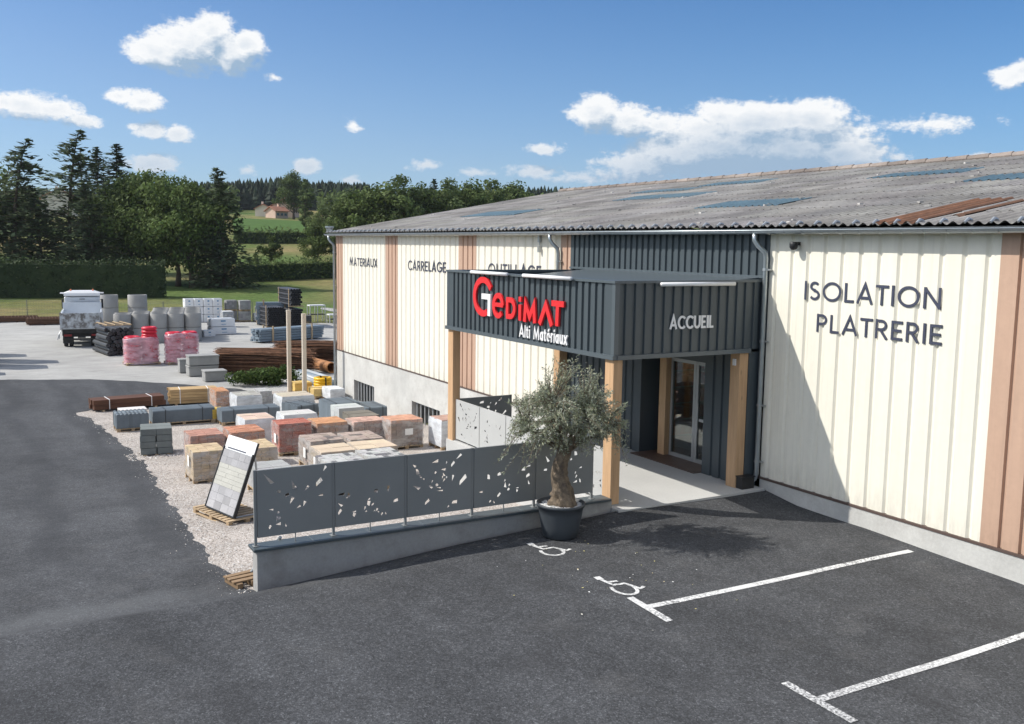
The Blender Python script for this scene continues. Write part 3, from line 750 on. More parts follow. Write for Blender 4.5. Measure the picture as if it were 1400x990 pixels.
# ------------------------------------------------------------------ lettering
def arc(cx, cy, rx, ry, a0, a1, n=14): return [(cx + rx * math.cos(R_(a0 + (a1 - a0) * i / n)), cy + ry * math.sin(R_(a0 + (a1 - a0) * i / n))) for i in range(n + 1)]
s_ = .07  # half stroke inset
GL = {  # capital strokes on a unit cap height: (advance, strokes)
 'I': (.17, [[(.085, 0), (.085, 1)]]),
 'L': (.52, [[(.085, 1), (.085, .08), (.5, .08)]]),
 'T': (.60, [[(0, .92), (.60, .92)], [(.30, .92), (.30, 0)]]),
 'E': (.56, [[(.53, .92), (.085, .92), (.085, .08), (.54, .08)], [(.085, .5), (.48, .5)]]),
 'N': (.80, [[(.085, 0), (.085, 1)], [(.09, .93), (.71, .07)], [(.715, 0), (.715, 1)]]),
 'A': (.80, [[(.05, 0), (.40, .97), (.75, 0)], [(.19, .30), (.61, .30)]]),
 'O': (1.02, [arc(.51, .5, .43, .44, 0, 360, 28)]),
 'Q': (1.02, [arc(.51, .5, .43, .44, 0, 360, 28), [(.62, .25), (.92, -.03)]]),
 'C': (.84, [arc(.51, .5, .43, .44, 42, 318, 22)]),
 'G': (.96, [arc(.51, .5, .43, .44, 42, 352, 24), [(.56, .45), (.96, .45)]]),
 'S': (.60, [arc(.30, .735, .205, .19, 35, 270, 12) + arc(.30, .285, .225, .21, 88, -150, 14)[0:]]),
 'P': (.60, [[(.085, 0), (.085, 1)], [(.085, .92), (.28, .92)] + arc(.30, .69, .22, .23, 88, -88, 12) + [(.085, .46)]]),
 'R': (.62, [[(.085, 0), (.085, 1)], [(.085, .92), (.28, .92)] + arc(.30, .70, .21, .22, 88, -88, 12) + [(.085, .48)], [(.27, .46), (.57, 0)]]),
 'M': (.98, [[(.10, 0), (.20, .95), (.49, .18), (.78, .95), (.88, 0)]]),
 'U': (.76, [[(.085, 1), (.085, .38)] + arc(.38, .37, .295, .30, 180, 360, 14) + [(.675, 1)]]),
 'X': (.72, [[(.06, 0), (.66, 1)], [(.66, 0), (.06, 1)]]),
 'l': (.20, [[(.10, 0), (.10, 1.04)]]),
 't': (.34, [[(.15, .95), (.15, .12), (.20, .08), (.32, .08)], [(0, .68), (.32, .68)]]),
 'i': (.20, [[(.10, 0), (.10, .75)], [(.10, .90), (.10, 1.06)]]),
 'r': (.34, [[(.10, 0), (.10, .75)], [(.10, .52), (.18, .66), (.33, .69)]]),
 'u': (.52, [[(.09, .75), (.09, .25), (.16, .09), (.28, .08), (.42, .2)], [(.42, .75), (.42, 0)]]),
 'a': (.52, [arc(.24, .37, .165, .29, 0, 360, 18), [(.425, .75), (.425, 0)]]),
 'e': (.54, [[(.09, .38), (.44, .38)] + arc(.265, .38, .175, .29, 0, 305, 18)]),
 'x': (.50, [[(.05, 0), (.45, .75)], [(.45, 0), (.05, .75)]]),
 'é': (.54, [[(.09, .38), (.44, .38)] + arc(.265, .38, .175, .29, 0, 305, 18), [(.22, .84), (.37, 1.04)]]),
 ' ': (.34, []),
}
def stroke(mb, pts, w, T, lift):
    """flat raised stroke: pts 2-D, T maps (u, v, out) to world; closed when first == last"""
    pts = [Vector((p[0], p[1])) for p in pts]
    closed = (pts[0] - pts[-1]).length < 1e-4
    if closed: pts = pts[:-1]
    n = len(pts); Ls = []; Rs = []
    for i, p in enumerate(pts):
        a = pts[i - 1] if (i or closed) else None; b = pts[(i + 1) % n] if (i < n - 1 or closed) else None
        d0 = (p - a).normalized() if a is not None else None; d1 = (b - p).normalized() if b is not None else None
        if d0 is None: d0 = d1
        if d1 is None: d1 = d0
        nn = Vector((-(d0 + d1).y, (d0 + d1).x))
        if nn.length < 1e-6: nn = Vector((-d0.y, d0.x))
        nn.normalize(); k = max(.35, abs(nn.dot(Vector((-d0.y, d0.x)))))
        o = nn * (w / 2 / k); Ls.append(p + o); Rs.append(p - o)
    m = n if closed else n - 1; vs = []
    for l, r in zip(Ls, Rs): vs += [T(l.x, l.y, lift), T(r.x, r.y, lift), T(l.x, l.y, 0), T(r.x, r.y, 0)]
    fs = []
    for i in range(m):
        a, b = 4 * i, 4 * ((i + 1) % n)
        fs += [(a, a + 1, b + 1, b), (a + 2, a, b, b + 2), (a + 1, a + 3, b + 3, b + 1)]
    if not closed: fs += [(1, 0, 2, 3), (4 * n - 4, 4 * n - 3, 4 * n - 1, 4 * n - 2)]
    mb.add(vs, fs)
def word(text, u0, u1, v0, h, T, weight=.135, lift=.008, gap=.12, italic=0):
    mb = MB(); adv = 0; items = []
    for ch in text:
        a, st = GL[ch]; items.append((adv, st)); adv += a + gap
    adv -= gap; kx = (u1 - u0) / (adv * h); q = 0
    for x, st in items:
        for s in st:
            pp = [(u0 + (x + p[0] + italic * p[1]) * h * kx, v0 + p[1] * h) for p in s]
            stroke(mb, pp, weight * h, T, lift + .0006 * q); q += 1
    return mb
TF = lambda u, v, o: (u, D - .006 - o, v)
def wallword(text, u0, u1, v0, h, label):
    t = tag(word(text, u0, u1, v0, h, TF).build("wall_lettering", M_["ink"]), label, "lettering", "dark words on the warehouse wall")
wallword("MATERIAUX", -26.09, -22.69, 4.21, .36, "dark word MATERIAUX on the cream wall by the far corner")
wallword("CARRELAGE", -19.44, -15.98, 4.20, .38, "dark word CARRELAGE between two brown stripes")
wallword("OUTILLAGE", -12.75, -9.35, 4.22, .40, "dark word OUTILLAGE half hidden behind the canopy")
wallword("ISOLATION", 1.14, 4.38, 4.19, .385, "dark word ISOLATION, upper word on the near cream wall")
wallword("PLATRERIE", 1.51, 4.44, 3.555, .37, "dark word PLATRERIE, lower word on the near cream wall")
TS = lambda u, v, o: (.008 + o, u, v)
tag(word("ACCUEIL", 1.37, 2.52, 3.56, .265, TS, .17, .02).build("side_lettering", M_["white"]), "white word ACCUEIL on the side of the dark canopy", "lettering")
TC = lambda u, v, o: (u, -.012 - o, v)
sg = thing("shop_sign", "big red shop name with a white stroke on the canopy front", "sign", (0, 0, 0))
mb = MB(); q = 0
def st(pts, w=.125):
    global q
    stroke(mb, pts, w, TC, .045 + .0006 * q); q += 1
st([(-5.10, 4.17)] + arc(-5.50, 3.955, .455, .415, 52, 300, 26), .15)
st([(-4.96, 3.80), (-4.47, 3.80)], .10); st(arc(-4.715, 3.78, .225, .245, 4, 318, 22), .125)
st([(-4.26, 3.955), (-4.26, 3.56)], .12); st([(-4.31, 3.95), (-4.12, 3.95)] + arc(-4.12, 3.755, .20, .195, 88, -88, 12) + [(-4.31, 3.56)], .12)
st([(-3.66, 3.50), (-3.66, 3.87)], .12); st([(-3.66, 3.935), (-3.66, 4.05)], .12)
st([(-3.44, 3.49), (-3.40, 3.90), (-3.215, 3.62), (-3.03, 3.90), (-2.99, 3.49)], .125)
st([(-2.78, 3.49), (-2.52, 3.93), (-2.26, 3.49)], .13)
st([(-2.28, 3.985), (-1.78, 3.985)], .125); st([(-2.03, 3.93), (-2.05, 3.50)], .125)
mb.build("red_letters", M_["red"], sg)
mb = MB(); stroke(mb, [(-5.54, 3.965), (-5.145, 3.965), (-5.15, 3.50)], .135, TC, .058); mb.build("white_stroke", M_["white"], sg)
tag(word("Alti Matériaux", -3.72, -1.65, 3.125, .27, TC, .15, .02, .10).build("tagline_lettering", M_["white"]), "small white words Alti Matériaux under the red shop name", "lettering")
# ------------------------------------------------------------------ low wall with perforated screens
wl = thing("low_wall", "low pale concrete wall with dark coping in front of the canopy", "wall", (0, 0, 0))
mb = MB()
n = 24
for i in range(n):   # foot follows the ground
    y0 = -7.14 + 7.12 * i / n; y1 = -7.14 + 7.12 * (i + 1) / n
    mb.quad((.09, y0, -1.2), (.09, y1, -1.2), (.09, y1, .155), (.09, y0, .155)); mb.quad((-.19, y1, -1.2), (-.19, y0, -1.2), (-.19, y0, .155), (-.19, y1, .155))
mb.quad((-.19, -7.14, -1.2), (.09, -7.14, -1.2), (.09, -7.14, .155), (-.19, -7.14, .155)); mb.quad((.09, -.02, -1.2), (-.19, -.02, -1.2), (-.19, -.02, .155), (.09, -.02, .155)); mb.quad((-.19, -7.14, .155), (.09, -7.14, .155), (.09, -.02, .155), (-.19, -.02, .155))
mb.build("wall_body", M_["wallrender"], wl)
mb = MB()
for i in range(7): mb.b2(-.25, .135, -7.20 + 1.022 * i, -7.20 + 1.022 * (i + 1) - .004, .157, .205)
mb.build("coping", M_["coping"], wl, bevel=.006)

# cut-outs copied from the panels: (x, y, size, tilt, slimness) with x, y as shares of the panel from its top left
PAT = [
 [(.15,.13,44,-50,.3),(.49,.26,32,-70,.5),(.50,.33,14,0,.5),(.28,.34,14,0,.6),(.39,.41,15,30,.6),(.45,.50,26,75,.45),(.64,.34,22,45,.5),(.82,.27,30,50,.4),(.84,.47,16,20,.6),(.54,.61,16,40,.5),(.62,.57,19,80,.5),(.18,.60,13,0,.5),(.27,.66,9,60,.6),(.25,.75,18,85,.6),(.285,.745,11,50,.6),(.27,.83,17,10,.55),(.16,.86,13,70,.5),(.37,.86,11,-70,.5),(.67,.03,10,30,.6),(.90,.07,20,60,.45)],
 [(.085,.50,24,5,.3),(.17,.53,20,50,.7),(.58,.51,15,0,.8),(.76,.49,22,85,.35),(.87,.70,19,25,.5),(.07,.65,17,-40,.5),(.06,.77,20,60,.4),(.26,.79,16,5,.3),(.265,.84,14,80,.7),(.415,.76,13,80,.6),(.475,.62,11,20,.6),(.475,.69,18,90,.6),(.53,.715,12,45,.4),(.585,.81,14,60,.6),(.61,.835,9,-40,.5),(.55,.82,9,50,.4),(.665,.885,11,60,.5),(.72,.88,11,-60,.5),(.43,.81,9,20,.6)],
 [(.10,.18,14,-40,.5),(.15,.28,22,-70,.45),(.20,.36,14,-60,.5),(.245,.41,8,0,.7),(.425,.15,26,15,.4),(.60,.19,11,80,.4),(.79,.11,26,40,.35),(.70,.22,22,55,.35),(.555,.29,17,5,.6),(.57,.37,15,-70,.8),(.43,.33,9,70,.7),(.535,.42,11,80,.5),(.56,.47,14,60,.4),(.60,.43,9,70,.6),(.70,.45,22,85,.4),(.375,.47,11,70,.5),(.355,.55,17,-35,.4),(.45,.535,11,50,.8),(.48,.58,16,-10,.25),(.50,.63,23,0,.25),(.14,.53,30,-20,.4),(.86,.50,42,50,.3),(.30,.79,24,45,.35),(.73,.85,22,10,.5),(.63,.91,11,50,.5)],
 [(.235,.50,19,-80,.5),(.41,.48,15,30,.7),(.505,.60,11,70,.5),(.52,.67,21,-80,.6),(.58,.685,11,60,.6),(.57,.755,11,50,.7),(.72,.745,14,0,.3),(.715,.80,12,80,.7),(.82,.44,17,20,.8),(.905,.40,20,10,.25),(.90,.56,19,40,.5),(.92,.67,19,-70,.4),(.41,.83,19,50,.4),(.445,.83,12,-40,.5),(.265,.92,11,60,.5),(.33,.93,12,-60,.5),(.11,.74,14,0,.5)],
 [(.13,.06,17,40,.7),(.16,.50,15,10,.5),(.34,.33,12,70,.6),(.70,.27,17,-70,.7),(.79,.53,15,20,.5),(.70,.62,12,80,.5),(.71,.685,16,60,.5),(.70,.77,19,20,.5),(.79,.76,16,-70,.4),(.62,.37,10,50,.6),(.19,.31,26,-60,.35)],
]
def shards(rng, w, h, pat, flip):
    out = []
    for x, y, sz, tilt, slim in PAT[pat]:
        u = (1 - x if flip else x) * w; v = (1 - y) * h; L = sz * .0056; a = R_(180 - tilt if flip else tilt); ca, sa = math.cos(a), math.sin(a)
        k = rng.choice((3, 3, 4)); q = slim * L * 1.15
        P = [(-L / 2, rng.uniform(-.2, .2) * q), (L / 2 * rng.uniform(.5, 1), -q / 2), (L / 2, q * rng.uniform(.1, .5))] if k == 3 else [(-L / 2, -q * .15), (L * .35, -q / 2), (L / 2, q * .35), (-L * .2, q * .45)]
        P = [(u + px * ca - py * sa, v + px * sa + py * ca) for px, py in P]
        if min(p[0] for p in P) > .02 and max(p[0] for p in P) < w - .02 and min(p[1] for p in P) > .02 and max(p[1] for p in P) < h - .02: out.append(P)
    return out
def perf_mesh(name, w, h, holes, th):
    cu = bpy.data.curves.new(name, 'CURVE'); cu.dimensions = '2D'; cu.fill_mode = 'BOTH'; cu.extrude = th / 2
    def sp(pts):
        s = cu.splines.new('POLY'); s.points.add(len(pts) - 1); s.use_cyclic_u = True
        for i, p in enumerate(pts): s.points[i].co = (p[0], p[1], 0, 1)
    sp([(0, 0), (w, 0), (w, h), (0, h)])
    for q in holes: sp(q)
    ob = bpy.data.objects.new(name, cu); COL.objects.link(ob)
    dg = bpy.context.evaluated_depsgraph_get(); me = bpy.data.meshes.new_from_object(ob.evaluated_get(dg))
    bpy.data.objects.remove(ob); bpy.data.curves.remove(cu)
    at = me.color_attributes.new("tint", 'FLOAT_COLOR', 'POINT'); at.data.foreach_set("color", np.ones(len(me.vertices) * 4, np.float32))
    me.materials.clear(); return me
def screen(label, p0, p1, n, zb, h, m, pm, seed, foot, group=None, order=(0, 1, 2, 3, 4), flip=False):
    """a fence of n perforated panels between posts from p0 to p1 in plan"""
    L = math.dist(p0, p1); a = math.atan2(p1[1] - p0[1], p1[0] - p0[0])
    t = thing("perforated_screen", label, "screen", (p0[0], p0[1], zb), a, group)
    st_ = L / n; rng = random.Random(seed)
    for i in range(n):
        w = st_ - .06
        me = perf_mesh("panel", w, h, shards(rng, w, h, order[i % len(order)], flip), .006); me.materials.append(m)
        o = bpy.data.objects.new("panel", me); COL.objects.link(o); o.parent = t
        o.matrix_local = Matrix.Translation((i * st_ + .03, 0, 0)) @ Matrix.Rotation(PI / 2, 4, 'X')
        mb = MB()   # folded edges of the panel
        x0, x1 = i * st_ + .03, i * st_ + .03 + w
        mb.b2(0, .012, 0, h, -.04, -.006); mb.b2(w - .012, w, 0, h, -.04, -.006); mb.b2(.013, w - .013, h - .012, h, -.04, -.006)
        mb.build("folded_edge", pm, o)
    for i in range(n + 1):
        mb = MB(); x = i * st_; mb.b2(x - .022, x + .022, .008, .05, -foot, h + .004); mb.b2(x - .05, x + .05, -.03, .09, -foot, -foot + .01)
        mb.build("post", pm, t)
    for i in range(n):
        mb = MB(); x = (i + .5) * st_; mb.b2(x - .008, x + .008, .012, .03, -foot, .02); mb.build("strut", pm, t)
    return t
screen("long grey perforated screen, dark in shade, standing on the low wall coping", (-.03, -7.12), (-.03, -.42), 5, .35, 1.14, M_["panel"], M_["panel"], 12, .143, "perforated screens")
screen("pale sunlit perforated screen along the front edge under the canopy", (-7.28, .10), (-.36, .10), 5, .06, 1.06, M_["screen_sunlit"], M_["screen_sunlit"], 31, .055, "perforated screens", (2, 4, 3, 0, 1), True)
screen("short perforated screen, dark in shade, closing the far end under the canopy", (-7.46, .28), (-7.46, 1.9), 1, .10, 1.0, M_["panel"], M_["panel"], 5, .095, "perforated screens", (2,))

# ------------------------------------------------------------------ potted olive tree
PXO, PYO = .79, -1.68; pz = gz(PXO, PYO) + .012
pt = thing("plant_pot", "large round anthracite pot with pale gravel at the end of the low wall", "pot", (PXO, PYO, pz))
mb = MB(); mb.lathe([(.001, .0), (.30, .0), (.325, .02), (.36, .2), (.405, .45), (.425, .585), (.45, .59), (.455, .64), (.43, .645), (.41, .62), (.40, .56), (.001, .56)], 40); mb.build("pot_body", M_["pot"], pt, smooth=True)
mb = MB(); ro_ = random.Random(4)
mb.lathe([(.001, .585), (.25, .58), (.402, .565)], 24, tint=(.66, .65, .63))
for i in range(420):
    a = ro_.random() * 6.28; r = .40 * ro_.random() ** .5; s = ro_.uniform(.012, .026); t = ro_.uniform(.6, .85)
    mb.box(r * math.cos(a), r * math.sin(a), .588, s * 2, s * 1.5, s, a * 3, (t, t, t * .98))
mb.build("pale_gravel", M_["block"], pt)
ol = thing("olive_tree", "old olive tree with gnarled trunk and silvery crown in the anthracite pot", "tree", (PXO, PYO, pz + .56))
rng = random.Random(42)
def vnoise(p, s): return math.sin(p.x * s + 1.3 * math.sin(p.y * s * 1.3)) * math.sin(p.z * s * .8 + p.y * s + 1.1)
mb = MB()
lobes = [(rng.uniform(0, 6.28), rng.uniform(.02, .95), rng.uniform(-.16, .36)) for _ in range(80)]
def jt(i, k):
    a = 2 * PI * k / 30; z = i / 29; v = 1 + .10 * math.sin(3 * a + 2.6 * z) + .07 * math.sin(7 * a - 4 * z) + .05 * math.sin(13 * a + 9 * z)
    for la, lz, ls in lobes:
        d = abs((a - la + PI) % (2 * PI) - PI); v += ls * math.exp(-(d / .26) ** 2 - ((z - lz) / .05) ** 2)
    return v * (1 + rng.uniform(-.03, .03))
tp = [(-.02 + .03 * math.sin(i * .6), .02 + .04 * math.sin(i * .5 + 1), i * .085) for i in [q / 2 for q in range(30)]]
tr_ = [.275, .248, .215, .19, .172, .16, .15, .142, .134, .127, .122, .118, .114, .108, .09]
tr_ = [float(np.interp(q / 2, range(15), tr_)) * .97 for q in range(30)]
mb.tube(tp, tr_, 30, jit=jt)
top = Vector(tp[-5]); nodes = []; limbs = []
for k in range(7):
    a = 2 * PI * k / 7 + rng.uniform(-.3, .3); p = top + Vector((rng.uniform(-.05, .05), rng.uniform(-.05, .05), rng.uniform(-.14, .1))); d = Vector((math.cos(a), math.sin(a), rng.uniform(.35, 1.1))).normalized(); pts = [p]; r = [.058]
    for j in range(6):
        d = (d + Vector((rng.uniform(-.35, .35), rng.uniform(-.35, .35), rng.uniform(-.15, .3)))).normalized()
        p = p + d * rng.uniform(.13, .2); pts.append(p); r.append(.052 * (1 - j / 6.5)); nodes.append(p.copy())
    mb.tube(pts, r, 8)
trunk = mb.build("trunk", M_["olivebark"], ol, smooth=True)
ctr = Vector((.03, .03, 1.75)); mbw = MB(); mbl = MB()
cr = Vector((.491, .871, 0)); cf = Vector((-.87, .49, 0))
tips = []
while len(tips) < 420:
    q = Vector((rng.uniform(-1, 1), rng.uniform(-1, 1), rng.uniform(-1, 1)))
    if q.length > 1 or q.length < .25: continue
    if q.length > .8 and rng.random() < .55: continue
    p = ctr + cr * (q.x * 1.22 + .06) + cf * (q.y * 1.05) + Vector((0, 0, q.z * .74 - .04))
    dens = .5 + .5 * vnoise(p, 3.1)
    if rng.random() > .35 + .75 * dens: continue
    tips.append((p, 0))
for k in range(26):   # upright shoots at the top and hanging sprays at the sides
    u = rng.uniform(-.7, .9); tips.append((ctr + cr * (u * .75) + cf * rng.uniform(-.5, .5) + Vector((0, 0, rng.uniform(.8, 1.12) - .35 * abs(u))), 1))
for k in range(24):
    sgn = rng.choice((-1, 1)); tips.append((ctr + cr * (sgn * rng.uniform(.45, 1.25)) + cf * rng.uniform(-.7, .7) + Vector((0, 0, rng.uniform(-1.05, -.5))), 2))
for p, kd in tips:
    near = min(nodes, key=lambda q: (q - p).length + (.35 if q.z > p.z + .2 and kd != 2 else 0))
    mid = near.lerp(p, .5) + Vector((rng.uniform(-.08, .08), rng.uniform(-.08, .08), .10 if kd != 2 else .22))
    pts = [near, near.lerp(mid, .6), mid, mid.lerp(p, .6), p]
    mbw.tube(pts, [.011, .009, .007, .005, .002], 4, cap=False)
    N_ = 50 if kd == 0 else 36
    for i in range(N_):
        t = .32 + .7 * (i + rng.random()) / N_
        b = mid.lerp(p, (t - .5) * 2) if t > .5 else near.lerp(mid, t * 2)
        ax = (p - mid).normalized()
        d = (ax * rng.uniform(.1, .9) + Vector((rng.gauss(0, 1), rng.gauss(0, 1), rng.gauss(.1, .9))).normalized()).normalized()
        L = rng.uniform(.05, .085); w = Vector((rng.gauss(0, 1), rng.gauss(0, 1), rng.gauss(0, 1))).cross(d).normalized() * L * .13
        b = b + Vector((rng.gauss(0, .022), rng.gauss(0, .022), rng.gauss(0, .022)))
        c = rng.uniform(.62, 1.2); tt = (c, c * rng.uniform(.97, 1.04), c * rng.uniform(.85, 1.1))
        m_ = b + d * L * .5
        mbl.add([b, m_ + w, b + d * L, m_ - w], [(0, 1, 2, 3)], tt)
mbw.build("twigs", M_["olivebark"], trunk)
mbl.build("crown", M_["oliveleaf"], ol)
# ------------------------------------------------------------------ goods in the yard
def pallet_mb(w, d, mb=None, z=0.0):
    """w along Y, d along X"""
    mb = mb or MB(); rr = random.Random(int(w * 977 + d * 131))
    for i in range(3):
        x = -d / 2 + .05 + (d - .1) * i / 2
        for j in range(3):
            y = -w / 2 + .07 + (w - .14) * j / 2
            mb.box(x, y, z + .06, .09, .12, .078, tint=(.85, .82, .8))
        mb.box(x, 0, z + .011, .095, w, .02)
        mb.box(x, 0, z + .111, .095, w, .022)
    n = max(5, int(d / .14)); 
    for j in range(int(w / .155)):
        y = -w / 2 + .07 + (w - .14) * j / max(1, int(w / .155) - 1); t = rr.uniform(.82, 1.12)
        mb.box(0, y, z + .134, d, .11, .022, tint=(t, t, t))
    return mb
def shell(w, d, h, bw, bd, bh, c, rng, var=.14, z0=.15, jit=.006, odd=None, topc=None, rot=0):
    mb = MB(); nw, nd, nh = max(1, round(w / bw)), max(1, round(d / bd)), max(1, round(h / bh))
    sw, sd_, shh = w / nw, d / nd, h / nh
    for i in range(nw):
        for j in range(nd):
            for k in range(nh):
                if 0 < i < nw - 1 and 0 < j < nd - 1 and k < nh - 1: continue
                t = 1 + rng.uniform(-var, var); cc = topc if (topc and k == nh - 1) else c
                if odd and rng.random() < odd[1]: cc = odd[0]
                mb.box(-d / 2 + (j + .5) * sd_ + rng.uniform(-jit, jit), -w / 2 + (i + .5) * sw + rng.uniform(-jit, jit), z0 + (k + .5) * shh + (rng.uniform(-jit, jit) if k == nh - 1 else 0),
                       sd_ - .008, sw - .008, shh - .006, rng.uniform(-.01, .01), (cc[0] * t, cc[1] * t * rng.uniform(.97, 1.03), cc[2] * t))
    return mb
def film(w, d, h, rng, z0=.12):
    """stretch film round the four sides, a little crumpled, turned over the top edge"""
    mb = MB(); P = []; nx = 7
    for (x0, y0, x1, y1) in ((-d / 2, -w / 2, d / 2, -w / 2), (d / 2, -w / 2, d / 2, w / 2), (d / 2, w / 2, -d / 2, w / 2), (-d / 2, w / 2, -d / 2, -w / 2)):
        for i in range(nx): P.append((x0 + (x1 - x0) * i / nx, y0 + (y1 - y0) * i / nx))
    zs = [z0 + (h) * k / 6 for k in range(7)]; vs = []
    for k, z in enumerate(zs):
        for (x, y) in P:
            g = 1.012 + rng.uniform(0, .022) if k < 6 else .97
            vs.append((x * g, y * g, z + (rng.uniform(-.012, .012) if 0 < k < 6 else (.016 if k == 6 else 0))))
    m = len(P); mb.add(vs, [(k * m + i, k * m + (i + 1) % m, (k + 1) * m + (i + 1) % m, (k + 1) * m + i) for k in range(6) for i in range(m)])
    return mb
RB = random.Random(99)
def place(x, y): return (x, y, gz(x, y) + .012)
def pack(label, fx, fy, w, d, h, c, bsz=(.2, .2, .1), wrap=True, paper=None, var=.14, odd=None, topc=None, rz=0.0, cat="pallet load", group="pallets of paving and bricks in the yard", name="paving_pallet", top_sheet=None, m="block"):
    """(fx, fy) = the corner nearest the road on the side facing the car park"""
    t = thing(name, label, cat, place(fx - d / 2, fy + w / 2), rz, group)
    pallet_mb(w, d).build("pallet", M_["plank"], t)
    shell(w - .04, d - .04, h - .15, *bsz, c, RB, var, odd=odd, topc=topc).build("load", M_[m], t)
    if wrap: film(w - .02, d - .02, h - .13, RB).build("film", M_[wrap if isinstance(wrap, str) else "film"], t)
    if paper:
        mb = MB()
        for side, u, z in paper:
            if side == 'y': mb.b2(u - .11, u + .11, -w / 2 - .028, -w / 2 - .022, z, z + .3)
            else: mb.b2(d / 2 + .022, d / 2 + .028, u - .14, u + .14, z, z + .21)
        mb.build("paper_label", M_["paper"], t)
    if top_sheet:
        mb = MB(); mb.b2(-d / 2 + .05, d / 2 - .05, -w / 2 + .05, w / 2 - .05, h + .005, h + .02); mb.build("top_sheet", M_[top_sheet], t)
    return t
TAN = (.52, .40, .255); PINK = (.47, .25, .19); RED = (.42, .145, .105); ORG = (.52, .27, .14); GB = (.36, .29, .25); PALE = (.56, .43, .35); GREY = (.44, .44, .435)
pack("tan paver pallet at the corner of the yard, in front of the tilted sample board", -11.16, -5.98, .92, 1.16, .92, TAN, paper=[('y', .1, .45)])
pack("tan paver pallet directly behind the tilted sample board", -10.91, -4.62, .93, 1.3, .90, TAN, (.2, .2, .08))
pack("rosy red brick pallet behind the nearest tan pallet on the roadside", -13.15, -5.66, 1.0, 1.05, 1.08, PINK, (.22, .11, .07), var=.2)
pack("orange red brick pallet between the rosy bricks and the tall dark red stack", -13.1, -4.5, 1.05, 1.15, 1.08, (.48, .225, .14), (.22, .11, .07), var=.22)
pack("pale pink slab pallet behind the orange red bricks, with a clean white side", -16.26, -3.3, 1.05, 1.25, 1.0, PALE, (.5, .4, .06), var=.05, wrap="filmwhite")
pack("tall dark red brick pallet with a white paper label on its roadside face", -14.2, -2.74, 1.1, .92, 1.06, RED, (.22, .11, .07), paper=[('y', .12, .42)], var=.12)
pack("bright orange topped paver pallet right of the tall dark red stack", -14.24, -1.48, 1.06, 1.1, 1.0, (.36, .22, .16), topc=ORG)
pack("pinkish mottled paver pallet between the orange topped load and the grille wall", -14.0, -.32, 1.15, .9, .95, (.34, .24, .20), topc=(.50, .32, .26), var=.2)
pack("brown paver pallet with orange top and white label close to the basement grille", -13.2, .66, 1.16, 1.0, 1.0, (.26, .19, .155), topc=(.52, .28, .19), paper=[('x', .05, .5)], var=.18)
pack("mottled grey brown paver pallet with a dark spotted top, left of its twin", -11.04, -2.72, 1.04, 1.16, .90, GB, odd=((.16, .14, .13), .16), paper=[('y', .1, .35)])
pack("mottled grey brown paver pallet with a dark spotted top, nearer the building", -10.76, -1.6, 1.05, 1.25, .90, GB, odd=((.16, .14, .13), .14))
pack("cream topped slab pallet just behind the dark screen, left of two", -8.80, -3.14, 1.04, 1.05, .90, (.40, .33, .25), topc=(.58, .48, .35), var=.06, bsz=(.5, .5, .06), paper=[('y', .1, .4)])
pack("cream topped slab pallet just behind the dark screen, right of two", -8.84, -2.04, 1.15, 1.1, .90, (.40, .33, .25), topc=(.58, .48, .35), var=.06, bsz=(.5, .5, .06))
pack("pale grey cobble pallet with black spots peeking over the dark screen, left", -7.22, -3.5, 1.05, 1.0, .90, GREY, odd=((.15, .15, .16), .22), bsz=(.14, .2, .1))
pack("pale grey cobble pallet with black spots peeking over the dark screen, right", -7.30, -2.36, 1.03, 1.1, .90, GREY, odd=((.15, .15, .16), .22), bsz=(.14, .2, .1))
pack("milky wrapped brick pallet next to the timber post and basement grille", -12.3, 2.05, .85, 1.0, 1.0, (.42, .27, .22), wrap="filmwhite", paper=[('x', 0, .5)])
pack("low grey slab pallet hidden behind the right edge of the sample board", -8.0, -5.0, .95, 1.2, .72, (.36, .36, .36), (.5, .4, .05), wrap=False, var=.06)
# second line of loads
G2 = "slab and kerb loads along the back row"
pack("white capped grey block load beside the lumber, with a bright white end", -24.4, -1.62, 1.06, 1.3, .78, (.36, .35, .32), (.3, .3, .2), group=G2, wrap="filmwhite", name="block_pallet")
pack("orange brown brick load left of the white capped grey block load", -25.9, -2.15, .6, 1.3, .85, (.46, .23, .12), (.11, .22, .07), group=G2, name="brick_pallet")
pack("small wrapped grey load between two white capped loads", -25.2, -.45, .55, 1.0, .82, (.40, .40, .40), (.3, .3, .2), group=G2, name="block_pallet")
pack("white capped tan slab load in front of the two pale posts", -23.6, .05, 1.4, 1.3, .76, (.44, .39, .31), (.5, .4, .06), var=.05, group=G2, wrap="filmwhite", name="slab_pallet")
pack("grey white wrapped slab load behind the tall dark red bricks", -17.38, -1.66, 1.22, 1.0, .90, (.52, .52, .50), (.5, .5, .06), var=.05, group=G2, wrap="filmwhite", name="slab_pallet")
pack("smooth pale grey slab load under the first basement grille", -18.05, .58, 1.03, 1.0, .90, (.44, .46, .46), (1.0, .5, .2), var=.03, wrap=False, group=G2, name="slab_pallet")
pack("dark brown slab load with a pale strapped edge by the basement wall", -16.05, .42, 1.0, 1.2, .86, (.17, .155, .13), (1.0, .6, .08), var=.12, wrap=False, group=G2, name="slab_pallet")
pack("thin white slab stack behind the ribbed slate tile pack", -24.9, -6.12, 1.08, .75, .45, (.66, .64, .60), (1, .7, .05), var=.04, wrap=False, group=G2, name="slab_pallet")
pack("thin white slab stack behind the long slate ridge pack", -24.6, -4.79, 1.2, .65, .45, (.66, .64, .60), (1, .7, .05), var=.04, wrap=False, group=G2, name="slab_pallet")
pack("small yellow slab stack between two long slate packs", -22.9, -2.95, .5, .65, .52, (.62, .42, .08), (.5, .6, .06), var=.08, wrap=False, group=G2, name="slab_pallet")
